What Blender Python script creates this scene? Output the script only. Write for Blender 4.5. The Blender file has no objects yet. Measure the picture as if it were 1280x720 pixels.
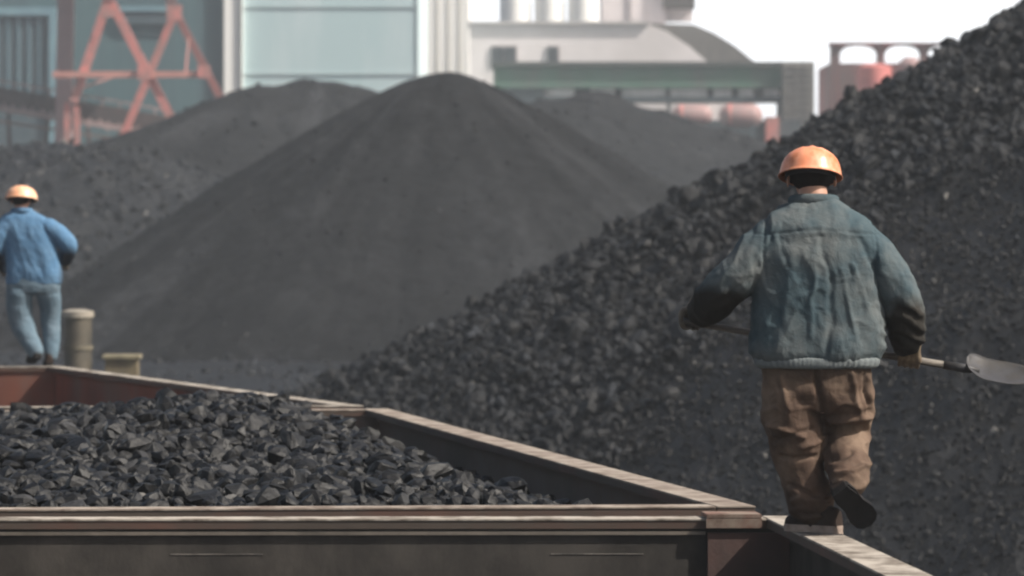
import bpy, bmesh, math, random
import numpy as np
from mathutils import Vector, Matrix
random.seed(7); rng = np.random.default_rng(11)
sc = bpy.context.scene; COL = sc.collection
R = math.radians
F = 5600.0; HZ = 272.0; CAMZ = 4.66; RIM = 3.2; CH = CAMZ - RIM

def P(px, py, D): return np.array([(px-640)/F*D, D, CAMZ+(HZ-py)/F*D])
def rimpt(px, py):
    D = CH*F/(py-HZ); return np.array([(px-640)/F*D, D])

# ------------------------------------------------------------------ noise
def _hash(i, j, k, s):
    n = (i*374761393 + j*668265263 + k*2147483647 + s*974634777) & 0xffffffff
    n = ((n ^ (n >> 13)) * 1274126177) & 0xffffffff
    n = ((n ^ (n >> 16)) * 2246822519) & 0xffffffff
    return ((n ^ (n >> 15)) & 0xffffff) / float(0xffffff)
def vnoise(p, s=0):
    p = np.asarray(p, float); i = np.floor(p).astype(np.int64); f = p-i; f = f*f*(3-2*f)
    r = 0
    for a in (0, 1):
        for b in (0, 1):
            for c in (0, 1):
                w = (f[:, 0] if a else 1-f[:, 0])*(f[:, 1] if b else 1-f[:, 1])*(f[:, 2] if c else 1-f[:, 2])
                r = r + w*_hash(i[:, 0]+a, i[:, 1]+b, i[:, 2]+c, s)
    return r*2-1
def fbm(p, o=4, s=0):
    r = 0; a = 1; t = 0
    p = np.asarray(p, float)
    for k in range(o):
        r = r + a*vnoise(p*(2**k)+k*7.3, s+k); t += a; a *= .5
    return r/t
def n2(x, y, sx, sy, o=4, s=0, z=0):
    return fbm(np.stack([x*sx, y*sy, np.full_like(x, .5)+z], 1), o, s)
def sstep(a, b, x):
    t = np.clip((x-a)/(b-a), 0, 1); return t*t*(3-2*t)

# ------------------------------------------------------------------ materials
MATS = {}
class NT:
    def __init__(s, name):
        m = bpy.data.materials.new(name); m.use_nodes = True; s.m = m; s.t = m.node_tree; s.n = s.t.nodes
        s.b = s.n['Principled BSDF']
    def new(s, t, **k):
        x = s.n.new(t)
        for a, b in k.items(): setattr(x, a, b)
        return x
    def link(s, a, b): s.t.links.new(a, b)
    def noise(s, scale, detail=5, rough=.6, stretch=(1, 1, 1), dist=0, coord='Object'):
        tc = s.new('ShaderNodeTexCoord'); mp = s.new('ShaderNodeMapping'); mp.inputs['Scale'].default_value = stretch
        nz = s.new('ShaderNodeTexNoise'); nz.inputs['Scale'].default_value = scale
        nz.inputs['Detail'].default_value = detail; nz.inputs['Roughness'].default_value = rough
        nz.inputs['Distortion'].default_value = dist
        s.link(tc.outputs[coord], mp.inputs[0]); s.link(mp.outputs[0], nz.inputs['Vector'])
        return nz.outputs['Fac']
    def ramp(s, fac, stops):
        r = s.new('ShaderNodeValToRGB'); e = r.color_ramp.elements
        while len(e) < len(stops): e.new(.5)
        for el, (p, c) in zip(e, stops):
            el.position = p; el.color = (*c, 1) if len(c) == 3 else c
        s.link(fac, r.inputs[0]); return r.outputs[0]
    def mix(s, fac, a, b, mode='MIX'):
        x = s.new('ShaderNodeMix', data_type='RGBA', blend_type=mode)
        for k, v in ((0, fac), (6, a), (7, b)):
            if hasattr(v, 'links') or hasattr(v, 'is_linked'): s.link(v, x.inputs[k])
            else: x.inputs[k].default_value = (*v, 1) if isinstance(v, tuple) else v
        return x.outputs[2]
    def bump(s, h, strength, dist, normal=None):
        b = s.new('ShaderNodeBump'); b.inputs['Strength'].default_value = strength; b.inputs['Distance'].default_value = dist
        s.link(h, b.inputs['Height'])
        if normal is not None: s.link(normal, b.inputs['Normal'])
        s.link(b.outputs[0], s.b.inputs['Normal']); return b.outputs[0]
    def attr(s, name, out='Fac'):
        a = s.new('ShaderNodeAttribute'); a.attribute_name = name; return a.outputs[out]
def setb(b, rough=.7, metal=0, spec=.5):
    b.inputs['Roughness'].default_value = rough; b.inputs['Metallic'].default_value = metal
    b.inputs['Specular IOR Level'].default_value = spec
def mat(name, c1, c2=None, scale=3, rough=.75, metal=0, spec=.4, bump=.2, bd=.02, stretch=(1, 1, 1), detail=6, lo=.35, hi=.65, dirt=None, dscale=.8):
    if name in MATS: return MATS[name]
    t = NT(name); c2 = c2 or tuple(x*.7 for x in c1)
    nz = t.noise(scale, detail, .6, stretch)
    c = t.ramp(nz, [(lo, c1), (hi, c2)])
    if dirt:
        dz = t.noise(dscale, 6, .65, stretch)
        dm = t.ramp(dz, [(.45, (0, 0, 0)), (.62, (1, 1, 1))])
        c = t.mix(dm, c, dirt)
    t.link(c, t.b.inputs['Base Color'])
    setb(t.b, rough, metal, spec)
    if bump: t.bump(t.noise(scale*4, 5, .6, stretch), bump, bd)
    MATS[name] = t.m; return t.m
def coal_mat(name, k=1.0, rough=.5, tint=(.90, 1.02, 1.22), spec=.22, bscale=14, bd=.02):
    """coal: tone from the lump's own attribute, dusty faces rougher"""
    t = NT(name)
    tone = t.attr('tone')
    r = t.ramp(tone, [(0, tuple(.006*k*x for x in tint)), (.55, tuple(.017*k*x for x in tint)), (.85, tuple(.05*k*x for x in tint)), (1, (.30, .285, .26))])
    nz = t.noise(bscale, 6, .65)
    v = t.ramp(nz, [(.3, (.55, .55, .55)), (.7, (1.4, 1.39, 1.37))])
    c = t.mix(1.0, r, v, 'MULTIPLY')
    t.link(c, t.b.inputs['Base Color'])
    rr = t.new('ShaderNodeMapRange'); rr.inputs[3].default_value = rough-.14; rr.inputs[4].default_value = rough+.25
    t.link(tone, rr.inputs[0]); t.link(rr.outputs[0], t.b.inputs['Roughness'])
    t.b.inputs['Specular IOR Level'].default_value = spec
    t.bump(t.noise(bscale*1.5, 5, .7), .6, bd)
    return t.m

# ------------------------------------------------------------------ object helpers
def link(o, parent=None):
    COL.objects.link(o)
    if parent is not None: o.parent = parent
    return o
def tag(o, label=None, cat=None, group=None, kind=None):
    if label: o['label'] = label
    if cat: o['category'] = cat
    if group: o['group'] = group
    if kind: o['kind'] = kind
    return o
def empty(name, loc=(0, 0, 0), **k):
    o = bpy.data.objects.new(name, None); o.location = loc; link(o); return tag(o, **k)
def mk(name, V, Fc, m, parent=None, smooth=False, attrs=None, origin=None):
    """V world coordinates when parent is an unrotated empty; origin is subtracted"""
    me = bpy.data.meshes.new(name)
    V = np.asarray(V, float).reshape(-1, 3)
    off = np.zeros(3)
    if origin is not None: off = np.asarray(origin, float)
    elif parent is not None: off = np.array(wloc(parent))
    V = V-off
    if isinstance(Fc, np.ndarray):
        nf, k = Fc.shape
        me.vertices.add(len(V)); me.vertices.foreach_set('co', V.astype(np.float32).ravel())
        me.loops.add(nf*k); me.loops.foreach_set('vertex_index', Fc.astype(np.int32).ravel())
        me.polygons.add(nf); me.polygons.foreach_set('loop_start', np.arange(0, nf*k, k, dtype=np.int32))
        me.update(calc_edges=True)
    else:
        me.from_pydata([tuple(v) for v in V], [], [tuple(f) for f in Fc]); me.update()
    me.polygons.foreach_set('use_smooth', np.full(len(me.polygons), bool(smooth)))
    for k, a in (attrs or {}).items():
        at = me.attributes.new(k, 'FLOAT', 'POINT'); at.data.foreach_set('value', np.asarray(a, np.float32))
    me.materials.append(m)
    o = bpy.data.objects.new(name, me)
    if origin is not None and parent is None: o.location = origin
    link(o, parent)
    return o
def wloc(o):
    p = Vector(o.location)
    while o.parent is not None: o = o.parent; p = p+Vector(o.location)
    return p
class MB:
    def __init__(s): s.V = []; s.F = []
    def add(s, V, Fc):
        b = len(s.V); s.V += [tuple(v) for v in V]; s.F += [tuple(i+b for i in f) for f in Fc]
    def box(s, x0, x1, y0, y1, z0, z1):
        s.add([(x0, y0, z0), (x1, y0, z0), (x1, y1, z0), (x0, y1, z0), (x0, y0, z1), (x1, y0, z1), (x1, y1, z1), (x0, y1, z1)],
              [(3, 2, 1, 0), (4, 5, 6, 7), (0, 1, 5, 4), (1, 2, 6, 5), (2, 3, 7, 6), (3, 0, 4, 7)]); return s
    def quadprism(s, q, z0, z1):
        """q four (x,y), anticlockwise from above"""
        n = len(q)
        V = [(a[0], a[1], z0) for a in q]+[(a[0], a[1], z1) for a in q]
        Fc = [tuple(range(n))[::-1], tuple(range(n, 2*n))]+[(i, (i+1) % n, n+(i+1) % n, n+i) for i in range(n)]
        s.add(V, Fc); return s
    def xprism(s, pts, y0, y1):
        """pts (x,z) polygon facing -y"""
        n = len(pts)
        V = [(a[0], y0, a[1]) for a in pts]+[(a[0], y1, a[1]) for a in pts]
        Fc = [tuple(range(n)), tuple(range(n, 2*n))[::-1]]+[((i+1) % n, i, n+i, n+(i+1) % n) for i in range(n)]
        s.add(V, Fc); return s
    def tube(s, pts, r, seg=10, caps=True):
        V, Fc = tube_geo(pts, r, seg, caps); s.add(V, Fc); return s
    def beam(s, a, b, w, d):
        """rectangular bar from a to b, w across (x/z), d in y"""
        a = np.array(a, float); b = np.array(b, float); t = b-a; t /= np.linalg.norm(t)
        u = np.cross(t, (0, 1, 0)); u /= max(1e-9, np.linalg.norm(u)); v = np.cross(u, t)
        V = []
        for p in (a, b):
            for su, sv in ((-1, -1), (1, -1), (1, 1), (-1, 1)): V.append(p+u*su*w/2+v*sv*d/2)
        s.add(V, [(0, 1, 2, 3), (7, 6, 5, 4), (0, 4, 5, 1), (1, 5, 6, 2), (2, 6, 7, 3), (3, 7, 4, 0)]); return s
    def build(s, name, m, parent=None, smooth=False, origin=None, bevel=0):
        o = mk(name, s.V, s.F, m, parent, smooth, origin=origin)
        bm = bmesh.new(); bm.from_mesh(o.data); bmesh.ops.recalc_face_normals(bm, faces=bm.faces)
        if bevel: bmesh.ops.bevel(bm, geom=[e for e in bm.edges], offset=bevel, segments=2, affect='EDGES')
        bm.to_mesh(o.data); bm.free()
        return o
def tube_geo(pts, r, seg=12, caps=True, squash=None, power=2.0):
    pts = np.asarray(pts, float); n = len(pts); r = np.broadcast_to(np.asarray(r, float), (n,)) if np.ndim(r) < 2 else np.asarray(r, float)
    V = []; Fc = []
    tan = np.gradient(pts, axis=0) if n > 2 else np.repeat([pts[1]-pts[0]], 2, 0)
    tan = tan/np.linalg.norm(tan, axis=1)[:, None]
    ref = np.array([0, 1., 0]) if abs(tan[0][1]) < .8 else np.array([1., 0, 0])
    for i in range(n):
        u = np.cross(tan[i], ref); u /= np.linalg.norm(u); v = np.cross(u, tan[i])   # v ~ along ref
        ref = v
        ra, rb = (r[i], r[i]) if r.ndim == 1 else r[i]
        for k in range(seg):
            a = 2*math.pi*k/seg; V.append(pts[i]+u*math.cos(a)*ra+v*math.sin(a)*rb)
    for i in range(n-1):
        for k in range(seg):
            a = i*seg+k; b = i*seg+(k+1) % seg; Fc.append((a, b, b+seg, a+seg))
    if caps: Fc.append(tuple(range(seg))[::-1]); Fc.append(tuple(range((n-1)*seg, n*seg)))
    return V, Fc
def spline(pts, k=6):
    """Catmull-Rom through rows of pts (positions and radii together)"""
    pts = np.asarray(pts, float); out = []
    E = np.vstack([2*pts[0]-pts[1], pts, 2*pts[-1]-pts[-2]])
    for i in range(1, len(E)-2):
        for j in range(k):
            t = j/k; a, b, c, d = E[i-1], E[i], E[i+1], E[i+2]
            out.append(.5*((2*b)+(-a+c)*t+(2*a-5*b+4*c-d)*t*t+(-a+3*b-3*c+d)*t**3))
    out.append(pts[-1]); return np.array(out)
def ball(c, r, seg=14, ring=10):
    V = []; Fc = []; r = np.broadcast_to(np.asarray(r, float), (3,))
    for i in range(ring+1):
        th = math.pi*i/ring
        for k in range(seg):
            a = 2*math.pi*k/seg
            V.append((c[0]+r[0]*math.sin(th)*math.cos(a), c[1]+r[1]*math.sin(th)*math.sin(a), c[2]+r[2]*math.cos(th)))
    for i in range(ring):
        for k in range(seg): Fc.append((i*seg+k, (i+1)*seg+k, (i+1)*seg+(k+1) % seg, i*seg+(k+1) % seg))
    return V, Fc
def capsule_path(pts, r):
    """round both ends of a tube"""
    pts = np.asarray(pts, float); r = np.asarray(r, float)
    d0 = pts[0]-pts[1]; d0 /= np.linalg.norm(d0); d1 = pts[-1]-pts[-2]; d1 /= np.linalg.norm(d1)
    P0 = []; R0 = []
    m0 = r[0].max() if r.ndim > 1 else r[0]; m1 = r[-1].max() if r.ndim > 1 else r[-1]
    for a in (80, 60, 35): P0.append(pts[0]+d0*m0*math.sin(R(a))*.9); R0.append(r[0]*max(.1, math.cos(R(a))))
    P1 = []; R1 = []
    for a in (35, 60, 80): P1.append(pts[-1]+d1*m1*math.sin(R(a))*.9); R1.append(r[-1]*max(.1, math.cos(R(a))))
    return np.vstack([P0, pts, P1]), np.concatenate([np.array(R0), r, np.array(R1)])
def limb(mb, rows, seg=18, k=5, flat=None):
    """rows: x,y,z,r  or x,y,z,ra,rb"""
    s = spline(rows, k); p = s[:, :3]; r = s[:, 3] if s.shape[1] == 4 else s[:, 3:5]
    p, r = capsule_path(p, r); mb.tube(p, r, seg)
def vloft(mb, rows, seg=40, k=5, power=2.5):
    """horizontal superellipse rings: cx, cy, z, a, b"""
    s = spline(rows, k); V = []; n = len(s)
    for cx, cy, z, a, b in s:
        for i in range(seg):
            t = 2*math.pi*i/seg; c = math.cos(t); q = math.sin(t)
            V.append((cx+a*abs(c)**(2/power)*(1 if c > 0 else -1), cy+b*abs(q)**(2/power)*(1 if q > 0 else -1), z))
    Fc = [(i*seg+j, i*seg+(j+1) % seg, (i+1)*seg+(j+1) % seg, (i+1)*seg+j) for i in range(n-1) for j in range(seg)]
    Fc += [tuple(range(seg))[::-1], tuple(range((n-1)*seg, n*seg))]
    mb.add(V, Fc)
def remeshed(mb, name, m, parent, voxel, smooth=4, fold=None, attrs=None):
    """fuse overlapping closed shapes into one continuous surface, then push folds into it"""
    me = bpy.data.meshes.new('tmp'); me.from_pydata(mb.V, [], mb.F); me.update()
    bm = bmesh.new(); bm.from_mesh(me); bmesh.ops.recalc_face_normals(bm, faces=bm.faces); bm.to_mesh(me); bm.free()
    o = bpy.data.objects.new('tmp', me); COL.objects.link(o)
    a = o.modifiers.new('r', 'REMESH'); a.mode = 'VOXEL'; a.voxel_size = voxel; a.use_smooth_shade = True
    b = o.modifiers.new('s', 'SMOOTH'); b.iterations = smooth; b.factor = .5
    dg = bpy.context.evaluated_depsgraph_get(); dg.update()
    res = bpy.data.meshes.new_from_object(o.evaluated_get(dg))
    bpy.data.objects.remove(o); bpy.data.meshes.remove(me)
    n = len(res.vertices); V = np.empty(n*3, np.float32); res.vertices.foreach_get('co', V); V = V.reshape(-1, 3).astype(float)
    N = np.empty(n*3, np.float32); res.vertices.foreach_get('normal', N); N = N.reshape(-1, 3).astype(float)
    if fold is not None:
        V2 = V+N*fold(V, N)[:, None]; res.vertices.foreach_set('co', V2.astype(np.float32).ravel()); res.update()
    for kk, f in (attrs or {}).items():
        at = res.attributes.new(kk, 'FLOAT', 'POINT'); at.data.foreach_set('value', np.asarray(f(V), np.float32))
    res.polygons.foreach_set('use_smooth', np.ones(len(res.polygons), bool))
    res.name = name; res.materials.clear(); res.materials.append(m)
    ob = bpy.data.objects.new(name, res)
    link(ob, parent); return ob

# ------------------------------------------------------------------ lumps of coal
def hull(npts, seed, flat=.75):
    r = np.random.default_rng(seed); p = r.normal(size=(npts, 3)); p /= np.linalg.norm(p, axis=1)[:, None]
    p *= r.uniform(.7, 1.0, (npts, 1)); p *= (1, r.uniform(.7, 1), r.uniform(.5, flat))
    bm = bmesh.new()
    for q in p: bm.verts.new(q)
    bmesh.ops.convex_hull(bm, input=bm.verts)
    bmesh.ops.delete(bm, geom=[v for v in bm.verts if not v.link_faces], context='VERTS')
    bmesh.ops.triangulate(bm, faces=bm.faces)
    bmesh.ops.recalc_face_normals(bm, faces=bm.faces)
    bm.verts.index_update()
    V = np.array([v.co[:] for v in bm.verts]); Fc = np.array([[v.index for v in f.verts] for f in bm.faces]); bm.free()
    return V, Fc
HULL_BIG = [hull(16, 100+i) for i in range(14)]
def roughen(h, seed):
    V, Fc = h; E = {}; V = list(map(tuple, V)); out = []
    def mid(a, b):
        k = (min(a, b), max(a, b))
        if k not in E: E[k] = len(V); V.append(tuple((np.array(V[a])+np.array(V[b]))/2))
        return E[k]
    for a, b, c in Fc:
        x, y, z = mid(a, b), mid(b, c), mid(c, a); out += [(a, x, z), (x, b, y), (z, y, c), (x, y, z)]
    V = np.array(V); rr = np.linalg.norm(V*(1, 1.15, 1.5), axis=1)[:, None]; V = V*(.62+.38*.85/rr)
    V = V*(1+.10*vnoise(V*2.6+seed*3.1, seed)+.06*vnoise(V*6+seed, seed+1))[:, None]
    return V, np.array(out)
HULL_ROUGH = [roughen(h, 7+i) for i, h in enumerate(HULL_BIG)]
HULL_SMALL = [hull(9, 200+i) for i in range(10)]
def rotmats(n, tilt=math.pi):
    q = rng.normal(size=(n, 4)); q /= np.linalg.norm(q, axis=1)[:, None]; w, x, y, z = q.T
    return np.stack([1-2*(y*y+z*z), 2*(x*y-z*w), 2*(x*z+y*w), 2*(x*y+z*w), 1-2*(x*x+z*z), 2*(y*z-x*w),
                     2*(x*z-y*w), 2*(y*z+x*w), 1-2*(x*x+y*y)], 1).reshape(-1, 3, 3)
def lumps(C, S, tone, hulls, squash=1.0):
    Vs = []; Fs = []; Ts = []; b = 0; which = rng.integers(0, len(hulls), len(C))
    for h, (HV, HF) in enumerate(hulls):
        ids = np.where(which == h)[0]
        if not len(ids): continue
        M = rotmats(len(ids)); v = np.einsum('nij,kj->nki', M, HV)*S[ids][:, None, None]*(1, 1, squash)+C[ids][:, None, :]
        Vs.append(v.reshape(-1, 3)); k = len(HV)
        Fs.append((HF[None]+(np.arange(len(ids))*k)[:, None, None]+b).reshape(-1, 3)); b += len(ids)*k
        Ts.append(np.repeat(tone[ids], k))
    return np.vstack(Vs), np.vstack(Fs), np.concatenate(Ts)
def grid(x0, x1, y0, y1, nx, ny, hf):
    X, Y = np.meshgrid(np.linspace(x0, x1, nx), np.linspace(y0, y1, ny)); x = X.ravel(); y = Y.ravel(); z = hf(x, y)
    i = np.arange((nx-1)*(ny-1)); r = i//(nx-1); c = i % (nx-1); a = r*nx+c
    return np.stack([x, y, z], 1), np.stack([a, a+1, a+nx+1, a+nx], 1)
def heap(name, hf, box, res, m, lum=None, label=None, tone=None):
    """heightfield plus its lumps as one object"""
    x0, x1, y0, y1 = box
    V, Fc = grid(x0, x1, y0, y1, int((x1-x0)/res)+2, int((y1-y0)/res)+2, hf)
    keep = (V[Fc][:, :, 2].max(1) > -.25); Fc = Fc[keep]
    T = tone(V) if tone else .35+.25*n2(V[:, 0], V[:, 1], .8, .8, 4, 5)
    tri = np.vstack([Fc[:, [0, 1, 2]], Fc[:, [0, 2, 3]]])
    used = np.unique(tri); mp = np.zeros(len(V), np.int64); mp[used] = np.arange(len(used)); V = V[used]; T = T[used]; tri = mp[tri]
    if lum is not None:
        for C, S, tn, hs in lum:
            lv, lf, lt = lumps(C, S, tn, hs); tri = np.vstack([tri, lf+len(V)]); V = np.vstack([V, lv]); T = np.concatenate([T, lt])
    cx, cy = (x0+x1)/2, (y0+y1)/2
    o = mk(name, V, tri, m, attrs={'tone': np.clip(T, 0, 1)}, origin=(cx, cy, 0))
    return o
def cone(x, y, cx, cy, H, s, rnd=1.0):
    r = np.hypot(x-cx, y-cy); return H-s*(np.sqrt(r*r+rnd*rnd)-rnd*.0)

# ------------------------------------------------------------------ camera, light, sky
cam = bpy.data.cameras.new('camera'); co = bpy.data.objects.new('camera', cam); link(co); sc.camera = co
co.location = (0, 0, CAMZ); co.rotation_euler = (R(90), 0, 0)
cam.sensor_width = 36; cam.lens = F/1280*36; cam.shift_y = -(360-HZ)/1280; cam.clip_end = 9000; cam.clip_start = .3
cam.dof.use_dof = True; cam.dof.focus_distance = 21.5; cam.dof.aperture_fstop = 4.7
SUN_AZ = 108; SUN_EL = 45          # azimuth clockwise from +Y (away from the camera)
sd = Vector((math.sin(R(SUN_AZ))*math.cos(R(SUN_EL)), math.cos(R(SUN_AZ))*math.cos(R(SUN_EL)), math.sin(R(SUN_EL))))
sl = bpy.data.lights.new('sun', 'SUN'); sl.energy = 4.9; sl.angle = R(.6); sl.color = (1, .945, .87)
so = bpy.data.objects.new('sun', sl); link(so); so.rotation_euler = sd.to_track_quat('Z', 'Y').to_euler(); so.location = (30, -20, 60)
w = bpy.data.worlds.new('World'); sc.world = w; w.use_nodes = True; wn = w.node_tree.nodes
sky = wn.new('ShaderNodeTexSky'); sky.sky_type = 'NISHITA'; sky.sun_disc = False
sky.sun_elevation = R(SUN_EL); sky.sun_rotation = R(SUN_AZ); sky.dust_density = 7; sky.air_density = 1.2; sky.ozone_density = 1
wl = w.node_tree.links
# milky overexposed haze low over the horizon, fading into the clear sky
tcw = wn.new('ShaderNodeTexCoord'); sx_ = wn.new('ShaderNodeSeparateXYZ'); wl.new(tcw.outputs['Generated'], sx_.inputs[0])
mr = wn.new('ShaderNodeMapRange'); mr.interpolation_type = 'SMOOTHSTEP'; mr.inputs[1].default_value = .05; mr.inputs[2].default_value = .15; mr.inputs[3].default_value = 1; mr.inputs[4].default_value = 0
wl.new(sx_.outputs[2], mr.inputs[0])
mxw = wn.new('ShaderNodeMix'); mxw.data_type = 'RGBA'; wl.new(mr.outputs[0], mxw.inputs[0]); wl.new(sky.outputs[0], mxw.inputs[6]); mxw.inputs[7].default_value = (15.5, 15.8, 16.2, 1)
wl.new(mxw.outputs[2], wn['Background'].inputs[0]); wn['Background'].inputs[1].default_value = .072
sc.view_settings.view_transform = 'Standard'; sc.view_settings.look = 'None'; sc.view_settings.exposure = .55; sc.view_settings.gamma = 1
sc.render.engine = 'CYCLES'; sc.cycles.use_denoising = True; sc.cycles.volume_bounces = 1; sc.cycles.max_bounces = 6
sc.cycles.filter_width = 2.2

# ------------------------------------------------------------------ ground, tracks
g = mat('ground_dust', (.028, .028, .028), (.045, .043, .04), .15, .95, spec=.0, bump=.5, bd=.1, dirt=(.02, .02, .021), dscale=.05)
V, Fc = grid(-3500, 3500, -300, 7000, 60, 60, lambda x, y: x*0)
tag(mk('ground', V, Fc, g), kind='structure')

COAL = coal_mat('coal_lumps', .72, .5, (.97, 1.0, 1.07), spec=.26, bscale=22, bd=.012)
COALP = coal_mat('coal_pile', .60, .62, bscale=7, bd=.05)
COALD = coal_mat('coal_dust', .86, .85, (.96, 1.0, 1.10), spec=.05, bscale=2.2, bd=.12)

# ---- right coarse heap
AX, AY, AH, AS = 18.2, 75.0, 13.45, .545
def h_right(x, y):
    r = np.hypot(x-AX, y-AY); h = AH-AS*np.sqrt(r*r+1.5)
    h = h+.42*n2(x, y, .3, .3, 3, 1)-.22*np.abs(n2(x-.3*y, y*.35, .55, .55, 3, 6))+.12*n2(x, y, 1.1, 1.1, 3, 2)+.05*n2(x, y, 4, 4, 3, 3)
    h += .55*np.exp(-(((x-9.3)/4.5)**2+((y-60)/5.)**2))           # the finer tipped heap in front
    return h
def coarse_mask(x, y):
    """lumps roll to the left rim and foot; fine coal lies in front to the right"""
    z = h_right(x, y); px = 640+F*x/y; py = HZ+(CAMZ-z)*F/y
    e = (488-(px-430)*.553)                                       # outline of the heap
    d = (py-e)                                                    # below the outline
    return 1-sstep(120, 230, d+40*n2(x, y, .5, .5, 3, 9)-np.clip((900-px), 0, 500)*.9)
def gen_right():
    out = []
    for n, smin, smax, hs, mode in ((32000, .035, .085, HULL_SMALL, 0), (12000, .07, .16, HULL_BIG, 1), (900, .13, .28, HULL_ROUGH, 1), (52000, .03, .075, HULL_SMALL, 2)):
        n = int(n*1.35); x = rng.uniform(-9, 22, n*3); y = rng.uniform(50, 80, n*3)
        z = h_right(x, y); ok = (z > -.1) & (y < 79); px = 640+F*x/y; ok &= (px > 330) & (px < 2300)
        c = coarse_mask(x, y)
        p = c if mode == 1 else (.10+.9*c if mode == 0 else np.ones_like(c))
        ok &= rng.uniform(size=len(x)) < p
        x, y, z = x[ok][:n], y[ok][:n], z[ok][:n]
        S = smin+(smax-smin)*rng.uniform(size=len(x))**2.2
        T = np.clip(rng.beta(2.2, 3.2, len(x))*(.95 if mode != 2 else .7), 0, .84); T = np.clip(T+.42*n2(x-.4*y, y, .28, .28, 4, 14)-.16*(1-coarse_mask(x, y)), 0, .84); br = rng.uniform(size=len(x)) < .006; br &= S < .085; T[br] = rng.uniform(.86, .95, br.sum())
        out.append((np.stack([x, y, z+S*.25], 1), S, T, hs))
    return out
o = heap('coal_heap', h_right, (-9.5, 44, 49, 101), .13, COALP, gen_right(), tone=lambda V: .27+.36*n2(V[:, 0]-.4*V[:, 1], V[:, 1], .28, .28, 4, 14)+.3*n2(V[:, 0], V[:, 1], 2.5, 2.5, 4, 5)-.06*(1-coarse_mask(V[:, 0], V[:, 1])))
tag(o, 'nearest heap of coarse black lumps, sloping up to the right behind the grey-jacketed worker', 'coal heap', 'coal heaps in the yard')

# ---- main smooth cone
def gul(x, y, cx, cy, k, s):
    a = np.arctan2(y-cy, x-cx); r = np.hypot(x-cx, y-cy)
    return fbm(np.stack([np.cos(a)*k, np.sin(a)*k, r*.05], 1), 4, s)
def pile(name, cones, box, res, label, seed, gully=.3, rough=.12, lum=0, lsize=(.12, .4), m=None, tonek=.45, tvar=.25):
    def hf(x, y):
        h = None
        for cx, cy, H, s, rd in cones:
            r = np.hypot(x-cx, y-cy)
            c = H-s*(np.sqrt(r*r+rd*rd)-rd)
            if gully: c = c+gully*gul(x+.8*n2(x, y, .25, .25, 2, seed+7), y, cx, cy, 3.4, seed)*sstep(.5, 6, r)
            h = c if h is None else np.logaddexp(h*2.5, c*2.5)/2.5
        return h+rough*n2(x, y, .6, .6, 4, seed+3)+rough*.35*n2(x, y, 2.4, 2.4, 3, seed+4)
    def tone(V):
        t = 0
        for cx, cy, H, s, rd in cones[:1]: t = gul(V[:, 0]+.5*n2(V[:, 0], V[:, 1], .5, .5, 3, seed+2), V[:, 1], cx, cy, 6, seed+8)
        t = t+.6*gul(V[:, 0], V[:, 1], cx, cy, 17, seed+9)
        return tonek+tvar*t+.22*n2(V[:, 0], V[:, 1], .5, .5, 4, seed+6)
    L = None
    if lum:
        x = rng.uniform(box[0], box[1], lum); y = rng.uniform(box[2], (box[2]+box[3])/2, lum); z = hf(x, y); ok = z > 0
        x, y, z = x[ok], y[ok], z[ok]; S = lsize[0]+(lsize[1]-lsize[0])*rng.uniform(size=len(x))**4
        T = rng.uniform(.25, .8, len(x)); T[rng.uniform(size=len(x)) < .03] = .9
        L = [(np.stack([x, y, z+S*.2], 1), S, T, HULL_SMALL)]
    o = heap(name, hf, box, res, m or COALD, L, tone=tone)
    return tag(o, label, 'coal heap', 'coal heaps in the yard')
a = P(556, 90, 150)
pile('coal_heap', [(a[0], 150, a[2], .63, 1.6)], (-22, 18, 131, 172), .16, 'tall smooth cone of fine grey coal with a rounded peak, centre of the yard', 21, .26, .16, 1800, (.03, .16), tonek=.46, tvar=.40)
# ---- heap behind it on the left
a = P(402, 100, 215); b = P(318, 112, 212); c = P(225, 165, 212)
pile('coal_heap', [(a[0], 215, a[2], .50, 2.5), (b[0], 212, b[2], .48, 1.2), (c[0], 212, c[2], .38, 3)], (-36, 12, 184, 246), .3,
     'grey double-humped coal heap behind the tall cone, below the pale hall wall', 41, .4, .25, 1200, (.08, .3), tonek=.5)
# ---- low rough heap at the far left
a = P(70, 182, 182); b = P(150, 196, 180); c = P(-40, 185, 185); d = P(250, 235, 178)
pile('coal_heap', [(a[0], 182, a[2], .42, 3), (b[0], 180, b[2], .42, 2), (c[0], 185, c[2], .4, 2), (d[0], 178, d[2], .42, 2)], (-42, -2, 160, 205), .22,
     'low rough coal heap at the far left beneath the red steel trestle', 61, .25, .4, 6000, (.08, .4), tonek=.4, m=COALP)
# ---- heap behind on the right
a = P(745, 112, 235); b = P(690, 124, 232); c = P(820, 150, 236); d = P(880, 172, 238)
pile('coal_heap', [(a[0], 235, a[2], .55, 1.0), (b[0], 232, b[2], .5, 1.5), (c[0], 236, c[2], .45, 3), (d[0], 238, d[2], .35, 4)], (-22, 36, 205, 265), .3,
     'lumpy-topped coal heap to the right of the tall cone, below the green conveyor bridge', 81, .3, .3, 1500, (.08, .35), tonek=.5)

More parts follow.
